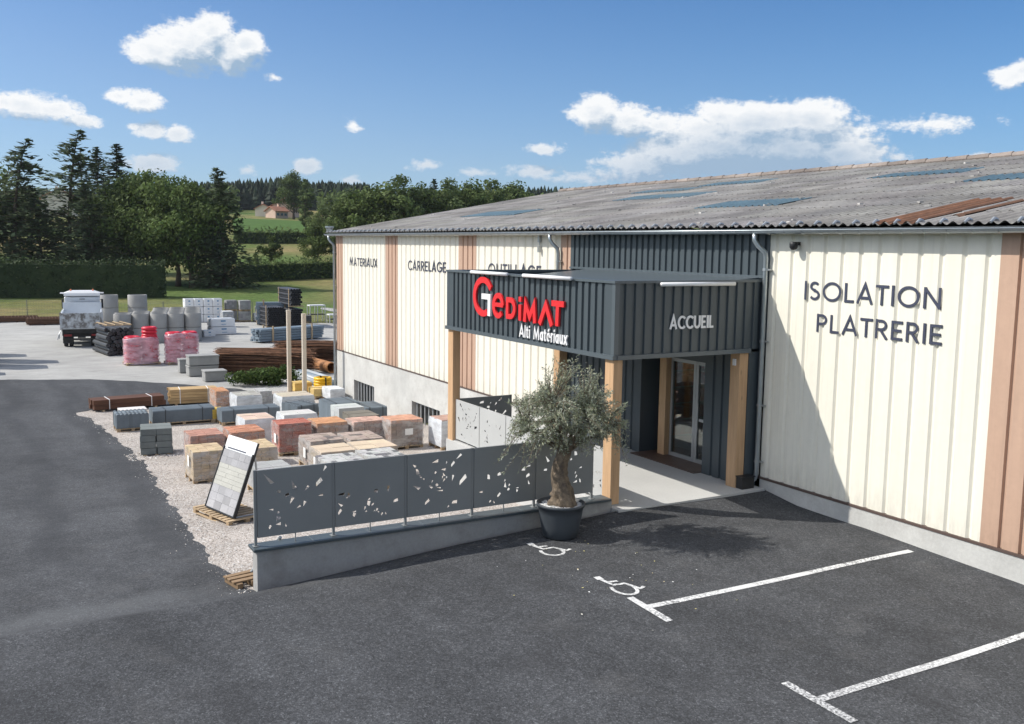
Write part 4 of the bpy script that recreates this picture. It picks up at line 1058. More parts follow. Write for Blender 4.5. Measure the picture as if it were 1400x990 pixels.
pack("yellow stone slab stack at the feet of the two pale posts, left", -29.5, 2.35, .9, .9, .55, (.66, .46, .15), (.45, .45, .08), var=.12, wrap=False, group=G2, name="slab_pallet")
pack("yellow stone slab stack at the feet of the two pale posts, right", -27.2, 2.55, .9, .9, .5, (.66, .48, .19), (.45, .45, .08), var=.12, wrap=False, group=G2, name="slab_pallet")
pack("white wrapped slab load below the yellow coil", -26.0, 2.95, .7, 1.2, .6, (.6, .62, .63), (.5, .5, .1), var=.04, wrap="filmwhite", group=G2, name="slab_pallet")

# slate coloured tile packs
def tilepack(label, fx, fy, w, d, h, n, along, rz=0.0, pal=True):
    t = thing("tile_pack", label, "tile pack", place(fx - d / 2, fy + w / 2), rz, "slate blue tile packs")
    z0 = .13 if pal else .03
    if pal: pallet_mb(w, d).build("pallet", M_["plank"], t)
    mb = MB(); L = w if along == 'y' else d; A = d if along == 'y' else w
    hh = h - z0
    for i in range(n):   # n ribs side by side over the pack's cross direction
        c0 = -A / 2 + A * i / n; c1 = c0 + A / n; tt = 1 + RB.uniform(-.12, .12); m = 7; prof = [(c0, z0)]
        for k in range(m + 1):
            a = PI - PI * k / m; prof.append(((c0 + c1) / 2 + (A / n) / 2 * .98 * math.cos(a), z0 + hh - .07 + .07 * math.sin(a)))
        prof.append((c1, z0)); vs = []
        for s in (-1, 1):
            for c, z in prof: vs.append((c, s * L / 2, z) if along == 'y' else (s * L / 2, c, z))
        q = len(prof); mb.add(vs, [(k, k + 1, q + k + 1, q + k) for k in range(q - 1)] + [tuple(range(q)), tuple(range(2 * q - 1, q - 1, -1))], (tt, tt, tt))
    mb.build("tiles", M_["slatetile"], t)
    for u in (-.3, .3):
        mb = MB()
        if along == 'y': mb.b2(-d / 2 - .006, d / 2 + .006, u * L - .012, u * L + .012, h + .001, h + .006); mb.b2(d / 2 + .001, d / 2 + .007, u * L - .012, u * L + .012, z0, h)
        else: mb.b2(u * L - .012, u * L + .012, -w / 2 - .006, w / 2 + .006, h + .001, h + .006); mb.b2(u * L - .012, u * L + .012, -w / 2 - .007, -w / 2 - .001, z0, h)
        mb.build("strap", M_["black"], t)
tilepack("slate blue tile pack with eight rounded ribs beside the road", -22.25, -6.55, 1.14, 1.0, .68, 8, 'x')
tilepack("long slate blue pack with smooth ridges next to the eight ribbed pack", -22.95, -5.16, 2.32, .95, .64, 3, 'y')
tilepack("long slate blue pack with smooth ridges behind the pale pink slabs", -21.95, -2.78, 2.28, .9, .62, 3, 'y')
tilepack("small dark ribbed slate pack right of the long slate packs", -21.9, .0, .95, 1.25, .62, 5, 'y', R_(14))
tilepack("low flat dark slate pack beside the small ribbed slate pack", -22.9, 1.0, .6, 1.1, .4, 3, 'y', R_(14))
tilepack("tall blue slate pack with ribbed top against the basement wall", -19.8, .85, 1.2, 1.4, .90, 8, 'y')
tilepack("low dark slate pack against the basement wall under the grille", -19.3, 2.1, .9, 1.5, .72, 8, 'y')

# grey kerb block stack on chippings
t = thing("block_stack", "dark green grey stack of paving blocks in two columns beside the road", "block stack", place(-16.95, -6.0), R_(-8))
mb = MB()
for k in range(4):
    for j in range(2):
        for i in range(2):
            x = RB.uniform(.93, 1.07); mb.box(.1 - i * .52, -.245 + j * .49 + RB.uniform(-.02, .02), .06 + .21 * k + .1, .5, .475, .2, RB.uniform(-.03, .03), (x, x, x))
mb.build("blocks", M_["pavgrey"], t, bevel=.008)
mb = MB()
for y in (-.35, 0, .35): mb.box(-.15, y, .03, 1.0, .09, .055)
mb.build("bearers", M_["plank"], t)

# timber
def beams(label, x, y, L, rows, cols, s, m, rz, name, cat, gap=.012, bearers=True):
    t = thing(name, label, cat, place(x, y), rz)
    mb = MB(); z = .10 if bearers else .01
    for k in range(rows):
        for j in range(cols):
            v = RB.uniform(.78, 1.2); mb.box(-(j - (cols - 1) / 2) * (s[0] + gap), RB.uniform(-.05, .05), z + (k + .5) * (s[1] + gap), s[0], L * RB.uniform(.97, 1.0), s[1], 0, (v, v, v))
    mb.build("beams", m, t)
    mb = MB(); W_ = cols * (s[0] + gap)
    for u in (-.36, .36):
        mb.b2(-W_ / 2, W_ / 2, u * L - .05, u * L + .05, .0, .095)
    mb.build("bearers", M_["plank"], t)
    H = z + rows * (s[1] + gap)
    for u in (-.28, .3):
        mb = MB(); mb.b2(W_ / 2 + .002, W_ / 2 + .008, u * L - .015, u * L + .015, z, H); mb.b2(-W_ / 2, W_ / 2 + .008, u * L - .015, u * L + .015, H - .005, H + .006)
        mb.build("strap", M_["paper"], t)
    return t
beams("dark brown sleeper stack in two layers at the roadside end of the yard", -28.6, -5.32, 3.0, 2, 4, (.22, .20), M_["darkwood"], R_(6), "sleeper_stack", "timber stack")
beams("strapped bundle of yellow lumber beside the dark sleepers", -28.7, -2.55, 2.05, 5, 7, (.12, .115), M_["plank2"], R_(-6), "lumber_bundle", "timber stack")
for x, y, h, l in ((-30.1, 2.28, 4.06, "pale square timber post, left and farther of two in the yard"), (-28.0, 2.38, 3.95, "pale square timber post, right and nearer of two in the yard")):
    mb = MB(); mb.b2(-.09, .09, -.09, .09, -.2, h); o = mb.build("timber_post", M_["greypost"], None, bevel=.01); o.location = place(x, y); tag(o, l, "post", "pale square posts")

# sample board on its pallet: faces the road, leans back
bz = gz(-6.3, -6.2) + .012; BR = R_(-75)
t = thing("display_pallet", "pale wooden pallet under the tilted sample board", "pallet", (-6.3, -6.12, bz), BR)
pallet_mb(1.7, .95).build("boards", M_["plank"], t)
t = thing("sample_board", "tilted display board of grey and cream paving samples on a pallet", "display board", (-6.3, -6.12, bz + .15), BR)
A = 69; Mx = Matrix.Translation((.30, .10, .02)) @ Matrix.Rotation(R_(-(90 - A)), 4, 'Y') @ Matrix.Scale(1.45, 4, (0, 1, 0))
def tilted(mb, y0, y1, z0, z1, x0, x1, tint=None): mb.box((x0 + x1) / 2, (y0 + y1) / 2, (z0 + z1) / 2, x1 - x0, y1 - y0, z1 - z0, 0, tint, Mx)
mb = MB(); tilted(mb, -.46, .46, 0, 1.72, -.05, -.015); tilted(mb, -.46, -.44, 0, 1.45, -.014, .03); tilted(mb, .44, .46, 0, 1.45, -.014, .03); tilted(mb, -.439, .439, 0, .02, -.014, .03); mb.build("backing_frame", M_["black"], t)
mb = MB()
rowsd = [(.03, .20, [.62, .30, .60, .55]), (.21, .38, [.58, .55, .34, .58]), (.39, .56, [.56, .42, .55, .5]), (.57, .66, [.72, .70, .74]), (.67, .76, [.70, .74, .70, .72]), (.77, .86, [.74, .70, .72]), (.87, .96, [.70, .73, .7, .7]), (.97, 1.06, [.73, .7, .72]), (1.07, 1.22, [.42, .36, .5, .40, .38]), (1.23, 1.38, [.40, .5, .36, .44, .4])]
for z0, z1, cs in rowsd:
    n = len(cs)
    for i, c in enumerate(cs):
        y0 = -.435 + .87 * i / n; cream = .57 <= z0 < 1.07
        tilted(mb, y0 + .001, y0 + .87 / n - .001, z0, z1 + .006, -.013, .012 + RB.uniform(0, .006), ((.25 + .5 * c) * .74, (.25 + .5 * c) * .73, (.25 + .5 * c) * (.66 if cream else .75)))
mb.build("paving_samples", M_["block"], t)
mb = MB(); tilted(mb, -.439, .439, .02, 1.4, -.0149, -.0132); mb.build("backing_sheet", M_["pvc"], t)
mb = MB(); tilted(mb, -.45, .45, 1.40, 1.72, -.013, .0); mb.build("header", M_["paper"], t)
mb = MB(); tilted(mb, -.35, .22, 1.425, 1.455, .001, .003); mb.build("header_stripe", M_["ink"], t)
mb = MB()
for y in (-.43, .43): mb.tube([Mx @ Vector((-.07, y, 1.4)), (-.40, y * 1.45 + .1, .01)], .022, 6); mb.tube([(-.40, y * 1.45 + .1, .01), (.28, y * 1.45 + .1, .012)], .018, 6)
mb.build("prop", M_["galv"], t)
# broken pallet and a spade handle behind the wall end
z = gz(-.55, -7.25) + .012
t = thing("broken_pallet", "small weathered pallet piece lying at the end of the low wall", "pallet", (-.62, -7.12, z), R_(12))
mb = MB()
for y in (-.26, 0, .26): mb.box(0, y, .06, .5, .10, .09, 0, (.5, .45, .42))
for x in (-.2, -.04, .13): mb.box(x, 0, .118, .11, .68, .022, RB.uniform(-.06, .06), (.62, .56, .52))
mb.build("boards", M_["plank"], t)
t = thing("metal_prop", "grey metal prop leaning against the hidden side of the low wall", "prop", (-.55, -6.75, gz(-.5, -6.75)))
mb = MB(); mb.tube([(-.35, -.35, .0), (-.1, -.1, .35), (.3, .1, .85)], .03, 8); mb.build("tube", M_["galv"], t); mb = MB(); mb.box(-.36, -.36, .01, .14, .14, .015); mb.build("foot_plate", M_["galv"], t)

# ---------------- middle of the yard
for l, x, y, w, h, d, z in (("grey cast concrete trough, lower of two stacked by the rusty rods", -38.4, -.15, 1.55, .56, .9, 0), ("grey cast concrete trough, upper of two stacked by the rusty rods", -38.4, -.12, 1.58, .56, .9, .575),
                         ("single grey cast concrete trough on the ground before the rusty rods", -36.0, -.02, 1.1, .58, .85, 0), ("narrow grey concrete block left of the stacked troughs", -39.9, -.88, .46, .78, .6, 0)):
    mb = MB(); mb.b2(-d / 2, d / 2, -w / 2, w / 2, .03, h - .08); mb.b2(-d / 2 - .03, d / 2 + .03, -w / 2 - .03, w / 2 + .03, h - .08, h); mb.b2(-d / 2 + .1, -d / 2 + .2, -w / 2 + .1, w / 2 - .1, 0, .03); mb.b2(d / 2 - .2, d / 2 - .1, -w / 2 + .1, w / 2 - .1, 0, .03)
    o = mb.build("concrete_trough", M_["grey_concrete"], None, bevel=.015); q = place(x, y); o.location = (q[0], q[1], q[2] + z); tag(o, l, "concrete trough", "grey concrete troughs")
# red conduit coils under film
def redpack(label, x, y, w, h, extra):
    t = thing("conduit_pallet", label, "coil pallet", place(x, y), R_(3), "pallets of red conduit coils")
    mb = MB(); n = 7
    for k in range(n):
        for cy in (-w / 4, w / 4):
            z = .2 + (h - .25) * k / (n - 1); R0 = w / 4 - .13
            mb.lathe([(R0 + .125 * math.cos(a), z + .13 * math.sin(a)) for a in [2 * PI * i / 8 for i in range(8)]], 18, (0, cy, 0), close=True)
    if extra:
        for k in range(3): mb.lathe([(.34 + .11 * math.cos(a), h + .1 + .2 * k + .11 * math.sin(a)) for a in [2 * PI * i / 8 for i in range(8)]], 18, (.0, w / 4, 0), close=True)
    mb.build("coils", M_["coilred"], t, smooth=True)
    pallet_mb(w, 1.2).build("pallet", M_["plank"], t)
    mb = MB(); prof = []; rf = random.Random(int(w * 100 + h)); m = 40; ring = []
    for i in range(m):
        a = 2 * PI * i / m; c, s = math.cos(a), math.sin(a); e = 3.2
        ring.append((.62 * abs(c) ** (2 / e) * (1 if c > 0 else -1), (w / 2 + .02) * abs(s) ** (2 / e) * (1 if s > 0 else -1)))
    vs = []; K_ = 15
    for k in range(K_):
        z = .06 + (h + .02 - .06) * k / (K_ - 1)
        for i, (px, py) in enumerate(ring):
            g = 1 + .035 * math.sin(k * PI) + .03 * math.cos(2 * PI * k / 2.1) + rf.uniform(-.02, .02)
            if k == K_ - 1: g = .78
            vs.append((px * g, py * g, z + rf.uniform(-.02, .02)))
    mb.add(vs, [(k * m + i, k * m + (i + 1) % m, (k + 1) * m + (i + 1) % m, (k + 1) * m + i) for k in range(K_ - 1) for i in range(m)])
    mb.build("film", M_["pinkfilm"], t, smooth=True)
redpack("wrapped pallet of red conduit coils with a loose coil on top, left of two", -44.9, -2.33, 1.95, 1.62, True)
redpack("wrapped pallet of red conduit coils with a level top, right of two", -44.5, -.08, 1.9, 1.85, False)
# black pipe stack with a slatted pallet on top
t = thing("black_pipe_stack", "heap of black pipes with a pale slatted pallet on top, left of the red coils", "pipe stack", place(-51.5, -3.0), R_(8))
mb = MB(); rp = random.Random(8)
for k in range(7):
    for j in range(6):
        L = rp.uniform(2.4, 3.2) + (.9 if (k < 3 and j < 2) else 0); y = -.75 + .29 * j + (k % 2) * .14
        mb.tube([(1.4 - L, y, .17 + .245 * k), (1.2 + rp.uniform(-.3, .35), y, .17 + .245 * k)], .135, 10, tint=(1.9, 1.95, 2.0) if (k + j) % 3 else (1.3, 1.3, 1.35))
mb.build("pipes", M_["black"], t, smooth=False)
mb = MB()
for x in (-1.3, -.4, .5, 1.0): mb.box(x, 0, 1.92, .07, 1.7, .05)
for y in (-.7, -.2, .3, .75): mb.box(-.15, y, 1.97, 2.5, .06, .05)
mb.build("slats", M_["plank"], t)
# concrete rings
ring0 = None
def cring(x, y, z, label, s=1.0, hs=1.0):
    global ring0
    if ring0 is None:
        ring0 = thing("concrete_ring", label, "concrete ring", (x, y, z), 0, "stacked grey concrete rings")
        mb = MB(); mb.lathe([(.57, 0), (.60, .03), (.60, 1.0), (.585, 1.03), (.50, 1.03), (.49, .03)], 28, close=True); o = mb.build("ring_wall", M_["pipe_concrete"], ring0, smooth=True)
        md = o.modifiers.new("edges", 'EDGE_SPLIT'); md.split_angle = R_(40)
        ring0.scale = (s, s, hs); return
    dup(ring0, (x, y, z), label=label, scale=(s, s, hs))
ordn = ["nearest", "second", "third", "fourth", "fifth", "rear"]; coln = ["first", "second", "third", "fourth", "fifth", "sixth"]
for i in range(6):
    for j in range(5):
        if j >= 3 and i > 1 and not (j == 3 and i < 3): continue
        x = -58.2 - 1.26 * i - (.3 if j >= 3 else 0); y = 3.25 - 1.2 * j + .25 * i + RB.uniform(-.04, .04)
        for k in range(2):
            q = place(x, y); cring(x, y, q[2] + 1.06 * k, "grey concrete ring, %s layer, %s row from the road, %s column from the white packs" % (("lower", "upper")[k], ordn[i], coln[j]))
for n_, (x, y) in enumerate(((-66.5, -1.55), (-66.0, .55))):
    for k in range(3):
        q = place(x, y); cring(x, y, q[2] + 1.03 * k, "large concrete ring of the %s tall stack behind the ring rows, %s" % (("left", "right")[n_], ("bottom", "middle", "top")[k]), 1.22, .98)
# white wrapped bales
b0 = None
def bale(x, y, z, w, d, h, label, rz=0.0):
    global b0
    if b0 is None:
        b0 = thing("wrapped_bale", label, "bale", (x, y, z), rz, "white wrapped insulation bales")
        mb = MB(); mb.box(0, 0, .5, 1, 1, 1); mb.build("bale_body", M_["white"], b0, bevel=.05)
        mb = MB(); mb.b2(.501, .506, -.1, .1, .62, .8); mb.b2(.501, .506, -.08, .12, .25, .32); mb.b2(-.1, .1, -.506, -.501, .6, .78); mb.build("blue_print", mat("blue_print", (.12, .28, .45), .5, .05), b0)
        mb = MB(); mb.b2(-.47, .47, -.47, .47, 1.001, 1.012); mb.build("film", M_["filmwhite"], b0); b0.scale = (d, w, h); return
    r = dup(b0, (x, y, z), rz=rz, label=label, scale=(d, w, h))
for j in range(4):
    for k in range(3):
        bale(-75.6 + .12 * j, 6.3 + .82 * j, gz(-76, 6) + .012 + .72 * k, .80, 1.0, .70, "white bale of the big rear block, %s layer, %s from the ring rows" % (("bottom", "middle", "top")[k], coln[j]))
for l, x, y, w, h, d, z in (("white wrapped bale lying right beside the ring rows, upper", -63.0, 6.4, 1.9, .62, 1.2, .64), ("white wrapped bale lying right beside the ring rows, lower", -63.0, 6.45, 2.0, .62, 1.2, 0), ("low white bale in front of the two stacked ones", -61.2, 5.0, .9, .5, .8, 0)):
    bale(x, y, gz(x, y) + .012 + z, w, d, h, l, R_(4))
# grey block pallets at the back
G3 = "block pallets at the back of the yard"
for l, x, y, w, h, c in (("dark grey hollow block pallet at the back, upper left", -74.6, 9.5, 1.0, .98, (.24, .24, .24)), ("grey hollow block pallet at the back beside the white bales", -73.9, 10.55, 1.05, .98, (.30, .30, .29))):
    for k in range(2):
        t = pack(l + (", lower one" if k == 0 else ", stacked on top"), x, y, w, 1.0, h, c, (.25, .5, .2), wrap=False, group=G3, name="block_pallet", var=.18); t.location.z += k * 1.0
pack("grey wrapped pallet with a white lid in front of the block pallets", -69.0, 7.9, .95, 1.0, 1.35, (.30, .33, .36), (.3, .3, .2), wrap="film", group=G3, name="block_pallet", top_sheet="paper")
pack("low white topped pallet between the block pallets and black pipes", -73.6, 11.9, 1.1, 1.0, .75, (.5, .5, .5), (.3, .3, .2), wrap="filmwhite", group=G3, name="block_pallet", top_sheet="paper")
pack("grey white pallet cut by the left frame edge at the back", -80.5, -10.2, 1.1, 1.0, 1.05, (.40, .42, .44), (.3, .3, .2), wrap="film", group=G3, name="block_pallet")
# bundles of black pipes with open ends
def bundle(label, x, y, w, h, L, r, z=0.0):
    t = thing("pipe_bundle", label, "pipe bundle", (x, y, gz(x, y) + .012 + z), 0, "bundles of black pipes")
    mb = MB(); nz = int(h / (r * 1.78)); ny = int(w / (2 * r)); in_ = MB()
    for k in range(nz):
        for j in range(ny):
            yy = -w / 2 + r + 2 * r * j + (r if k % 2 else 0); zz = .1 + r + k * r * 1.75
            q = RB.uniform(-.06, .06); prof = [(r * .98, 0), (r * .8, 0)]
            vs = []; n = 8
            for rr_, xx in ((r * .97, q - L), (r * .97, q), (r * .72, q), (r * .72, q - .5)):
                for i in range(n): vs.append((xx, yy + rr_ * math.cos(2 * PI * i / n), zz + rr_ * math.sin(2 * PI * i / n)))
            c = RB.uniform(.8, 1.3)
            mb.add(vs, [(m * n + i, m * n + (i + 1) % n, (m + 1) * n + (i + 1) % n, (m + 1) * n + i) for m in range(3) for i in range(n)], (c * 1.6, c * 1.6, c * 1.7))
    mb.build("pipes", M_["black"], t)
    mb = MB()
    for xx in (-.4, -L + .5): mb.b2(xx - .05, xx + .05, -w / 2 - .05, w / 2 + .15, 0, .1); mb.b2(xx - .04, xx + .04, -w / 2 - .04, -w / 2, .1, h + .1)
    mb.build("timber_frame", M_["plank"], t)
bundle("wide bundle of black pipes with open ends left of the tall bundle", -67.2, 12.05, 1.5, 1.85, 4.0, .105)
bundle("lower bundle of black pipes in the tall stack", -66.7, 13.75, 1.15, 1.6, 4.0, .105)
bundle("upper bundle of black pipes on top of the tall stack", -66.7, 13.75, 1.15, 1.5, 4.0, .12, 1.78)
def planks(label, p0, p1, d, h, rows, m, name, cat, group=None, z=0.0):
    L = math.dist(p0, p1); a = math.atan2(p1[1] - p0[1], p1[0] - p0[0]); cx, cy = (p0[0] + p1[0]) / 2, (p0[1] + p1[1]) / 2
    t = thing(name, label, cat, (cx, cy, gz(cx, cy) + .012 + z), a, group); mb = MB()
    for k in range(rows):
        for j in range(5):
            v = RB.uniform(.8, 1.25); mb.box(RB.uniform(-.1, .1), -d / 2 + d * (j + .5) / 5, .08 + (h - .08) * (k + .5) / rows, L * RB.uniform(.96, 1), d / 5 - .02, (h - .08) / rows - .03, 0, (v, v, v))
    mb.build("profiles", m, t)
    for u in (-.3, .3): mb = MB(); mb.b2(u * L - .06, u * L + .06, -d / 2 - .07, -d / 2, 0, h + .2); mb.b2(u * L - .06, u * L + .06, d / 2, d / 2 + .07, 0, h + .2); mb.b2(u * L - .06, u * L + .06, -d / 2, d / 2, 0, .078); mb.build("stake", M_["plank"], t)
planks("long bundle of blue grey profiles held by timber stakes", (-54.9, 7.0), (-57.0, 12.6), 1.1, 1.02, 5, M_["bluegrey"], "profile_bundle", "profile bundle")
planks("grey blue profile pack behind the black pipes", (-70.5, 11.2), (-69.8, 14.2), 1.0, 2.05, 6, M_["bluegrey"], "profile_pack", "profile bundle")
# rusty reinforcing rods
def rods(label, x, y, rz, L, d, h, n, seed):
    t = thing("rod_bundle", label, "steel rods", place(x, y), rz, "rusty reinforcing steel"); mb = MB(); rr = random.Random(seed)
    for i in range(n):
        yy = rr.uniform(-d / 2, d / 2); zz = .1 + (h - .1) * rr.random() ** 1.0 * (1 - .25 * abs(yy) / d); x0 = -L / 2 + rr.gauss(0, .18); x1 = L / 2 + rr.gauss(0, .2); r = rr.uniform(.007, .013); v = rr.choice((.25, .4, .6, .8, 1.0, 1.5, 2.4))
        mid = zz + rr.uniform(-.06, .06)
        mb.tube([(x0, yy, zz), ((x0 + x1) / 2, yy + rr.uniform(-.05, .05), mid), (x1, yy + rr.uniform(-.12, .12), zz + rr.uniform(-.22, .08))], r, 3, cap=False, tint=(v, v * .95, v * .9))
    mb.build("rods", M_["rust"], t); mb = MB()
    for u in (-.42, -.15, .15, .42): mb.b2(u * L - .04, u * L + .04, -d / 2, d / 2, .0, .1)
    for k in range(5): mb.b2(-L / 2 + .3, L / 2 - .3, -d / 2 + .1, d / 2 - .1, .12 + k * h / 5.5, .16 + k * h / 5.5, (.6, .55, .5))
    mb.build("bearers", M_["darkwood"], t)
rods("thick bundle of rusty reinforcing rods beside the green shrub", -38.0, 3.2, R_(62), 5.0, 1.5, 1.45, 760, 1)
rods("second bundle of rusty reinforcing rods nearer the warehouse corner", -42.5, 8.0, R_(70), 5.4, 1.3, 1.25, 520, 2)
for l, x, y, w, h in (("flat stack of rusty mesh sheets at the left end of the yard", -81.5, -7.5, 3.4, .45), ("flat stack of rusty mesh sheets just left of the truck", -77.6, -5.5, 2.9, .6), ("flat stack of rusty mesh sheets just right of the truck", -78.5, -1.2, 3.0, .55)):
    t = thing("mesh_stack", l, "steel mesh", place(x, y), R_(-2), "flat stacks of rusty mesh"); mb = MB()
    for k in range(9):
        for j in range(10):
            v = RB.uniform(.5, 1.3); zz = .08 + (h - .08) * k / 9; mb.box(-1.2 + 2.4 * j / 9, RB.uniform(-.05, .05), zz, .04, w, .03, 0, (v, v, v))
        for j in range(12): mb.box(0, -w / 2 + w * (j + .5) / 12, .10 + (h - .08) * k / 9, 2.4, .03, .03, 0, (.8, .8, .8))
    mb.build("sheets", M_["rust"], t); mb = MB()
    for u in (-.4, 0, .4): mb.b2(-1.2, 1.2, u * w - .06, u * w + .06, 0, .08)
    mb.build("bearers", M_["darkwood"], t)
# tubes by the warehouse corner
for i, (x0, x1, y0, y1) in enumerate(((-45.0, -42.2, 5.9, 6.2), (-42.0, -39.2, 6.2, 6.35), (-39.0, -36.2, 6.35, 6.5))):
    mb = MB(); a = Vector((x0, y0, gz(x0, y0) + .34)); b = Vector((x1, y1, gz(x1, y1) + .34)); n = 14; d = (b - a).normalized(); u = d.cross(Vector((0, 0, 1))).normalized(); vs = []
    for r, p in ((.31, a), (.31, b), (.26, b), (.26, a)):
        for k in range(n): vs.append(p + u * r * math.cos(2 * PI * k / n) + Vector((0, 0, r * math.sin(2 * PI * k / n))))
    mb.add(vs, [(m * n + k, m * n + (k + 1) % n, ((m + 1) % 4) * n + (k + 1) % n, ((m + 1) % 4) * n + k) for m in range(4) for k in range(n)])
    tag(mb.build("clay_pipe", M_["clay"], smooth=False), "orange brown pipe section by the rusty rods, %s from the pale posts" % ("farthest", "middle one", "nearest")[i], "pipe", "orange brown pipe sections")
for i in range(4):
    mb = MB(); y = 3.9 + .36 * i; x0, x1 = -38.6 + .5 * i, -31.9 + .3 * i; zz = gz(-35, y) + .18 + .012
    mb.tube([(x0, y, gz(x0, y) + .19), (x1, y + .35, gz(x1, y) + .19)], .16, 12); mb.tube([(x0, y, gz(x0, y) + .19), (x0 + .3, y, gz(x0, y) + .19)], .19, 12)
    tag(mb.build("plastic_pipe", M_["pvc"] if i % 3 != 2 else M_["bluegrey"], smooth=True), "long grey plastic pipe on the ground by the warehouse corner, %s from the shrub" % ("first", "second", "third", "fourth")[i], "pipe", "grey plastic pipes by the corner")
t = thing("yellow_coil", "bright yellow conduit coil standing flat beside the warehouse corner", "coil", place(-28.85, 3.55))
mb = MB()
for k in range(6): mb.lathe([(.36 + .085 * math.cos(a), .09 + .135 * k + .085 * math.sin(a)) for a in [2 * PI * i / 8 for i in range(8)]], 22, close=True)
mb.build("conduit", M_["yellow"], t, smooth=True); mb = MB(); mb.b2(.27, .455, -.03, .03, .0, .86); mb.build("strap", M_["black"], t); mb = MB(); mb.b2(-.455, -.27, -.03, .03, .0, .86); mb.build("strap", M_["black"], t)
# green shrub
def leafball(mb, n, rad, c, rng, s0, s1, flat=1.0, tint=(.7, 1.25)):
    for i in range(n):
        v = Vector((rng.gauss(0, 1), rng.gauss(0, 1), rng.gauss(0, 1))).normalized() * (rng.random() ** .4)
        p = Vector(c) + Vector((v.x * rad[0], v.y * rad[1], v.z * rad[2]))
        nrm = (v + Vector((rng.gauss(0, .6), rng.gauss(0, .6), rng.gauss(.2, .6)))).normalized()
        u = nrm.orthogonal().normalized(); w = nrm.cross(u); a = rng.random() * 6.28
        u, w = u * math.cos(a) + w * math.sin(a), w * math.cos(a) - u * math.sin(a)
        s = rng.uniform(s0, s1); t = rng.uniform(*tint)
        mb.add([p - u * s, p + w * s * .55, p + u * s, p - w * s * .55], [(0, 1, 2, 3)], (t, t, t * rng.uniform(.8, 1.0)))
t = thing("shrub", "low green shrub growing in the yard before the rusty rods", "shrub", place(-33.6, 1.9)); rs_ = random.Random(17)
mb = MB()
for i in range(24): leafball(mb, 190, (.45, .5, .36), (rs_.uniform(-.6, .6), rs_.uniform(-1.5, 1.6), rs_.uniform(.2, .62)), rs_, .05, .10)
mb.build("foliage", M_["shrub"], t); mb = MB()
for i in range(14): mb.tube([(rs_.uniform(-.3, .3), rs_.uniform(-.8, .8), 0), (rs_.uniform(-.6, .6), rs_.uniform(-1.3, 1.3), .7)], [.02, .006], 4)
mb.build("stems", M_["bark"], t)
# racks at the far right of the yard
def rack(label, x, y, w, h, d, name="metal_rack"):
    t = thing(name, label, "rack", place(x, y), 0, "bare racks near the warehouse corner"); mb = MB()
    for sx in (-d / 2, d / 2):
        for sy in (-w / 2, 0, w / 2): mb.b2(sx - .03, sx + .03, sy - .03, sy + .03, 0, h)
    mb.build("legs", M_["lamp"], t); mb = MB(); mb.b2(-d / 2, d / 2, -w / 2 - .03, w / 2 + .03, h, h + .10); mb.build("top", M_["white"], t)
    mb = MB(); mb.b2(-d / 2, d / 2, -w / 2, w / 2, h * .45, h * .45 + .06); mb.build("shelf", M_["dark"], t)
rack("pale metal rack with white top near the warehouse corner", -72.0, 17.2, 1.45, 1.5, .8); rack("low metal rack cut off by the warehouse corner", -70.0, 18.3, 1.2, .75, .8); rack("pale rack with white top left of the black pipes", -74.2, 12.6, .9, 1.3, .8)
pack("dark low pallet load near the pale metal rack", -70.5, 15.4, .9, .9, .7, (.10, .10, .10), (.3, .3, .2), wrap=False, group=G3, name="block_pallet")
# tall goods left of the view: their shadows fall on the yard
for l, x, y, w, d, h in (("tall wrapped pallet left of the view, nearest the road", -46.8, -11.6, 1.4, 1.8, 3.2), ("tall wrapped pallet left of the view, middle of three", -49.6, -11.4, 1.5, 1.6, 3.7), ("tall wrapped pallet left of the view, farthest of three", -53.5, -12.2, 1.4, 1.6, 3.0), ("low wrapped pallet left of the view by the asphalt edge", -43.6, -12.2, 1.2, 1.4, 1.6)):
    pack(l, x, y, w, d, h, (.35, .35, .34), (.4, .4, .25), group="wrapped pallets left of the view", name="block_pallet")
# ---------------- tipper truck seen from behind
T = thing("tipper_truck", "white tipper truck with dirty tailgate parked with its back to the car park", "truck", place(-56.4, -4.5), R_(-6.5))
mb = MB(); mb.b2(-7.2, -.2, -.42, -.2, .75, 1.0); mb.b2(-7.2, -.2, .2, .42, .75, 1.0); mb.b2(-.5, -.1, -1.15, 1.15, .72, .98); mb.b2(-4.4, -.4, -1.0, 1.0, 1.0, 1.22); mb.b2(-4.6, -2.4, -1.2, -.7, .45, .95); mb.b2(-4.6, -2.4, .7, 1.2, .45, .95)
mb.b2(-.12, -.06, -1.2, 1.2, .52, .62); mb.b2(-.16, -.10, -1.22, 1.22, .80, 1.29); mb.build("chassis", M_["dark"], T)
mb = MB(); mb.b2(-5.0, -.08, -1.30, -1.22, 1.30, 2.32); mb.b2(-5.0, -.08, 1.22, 1.30, 1.30, 2.32); mb.b2(-5.0, -.08, -1.22, 1.22, 1.25, 1.34); mb.b2(-5.08, -5.0, -1.30, 1.30, 1.25, 2.80)
for i in range(7):
    x = -.5 - .7 * i; mb.b2(x - .05, x + .05, -1.36, -1.30, 1.3, 2.3); mb.b2(x - .05, x + .05, 1.30, 1.36, 1.3, 2.3)
body = mb.build("tipper_body", M_["truckwhite"], T)
mb = MB(); mb.b2(-.06, .0, -1.30, 1.30, 1.30, 2.36); mb.b2(0.001, .05, -1.34, -1.24, 1.2, 2.42); mb.b2(0.001, .05, 1.24, 1.34, 1.2, 2.42); mb.b2(.001, .03, -1.24, 1.24, 2.28, 2.36); mb.b2(.001, .03, -.03, .03, 1.34, 2.28); mb.build("tailgate", M_["dirtywhite"], T)
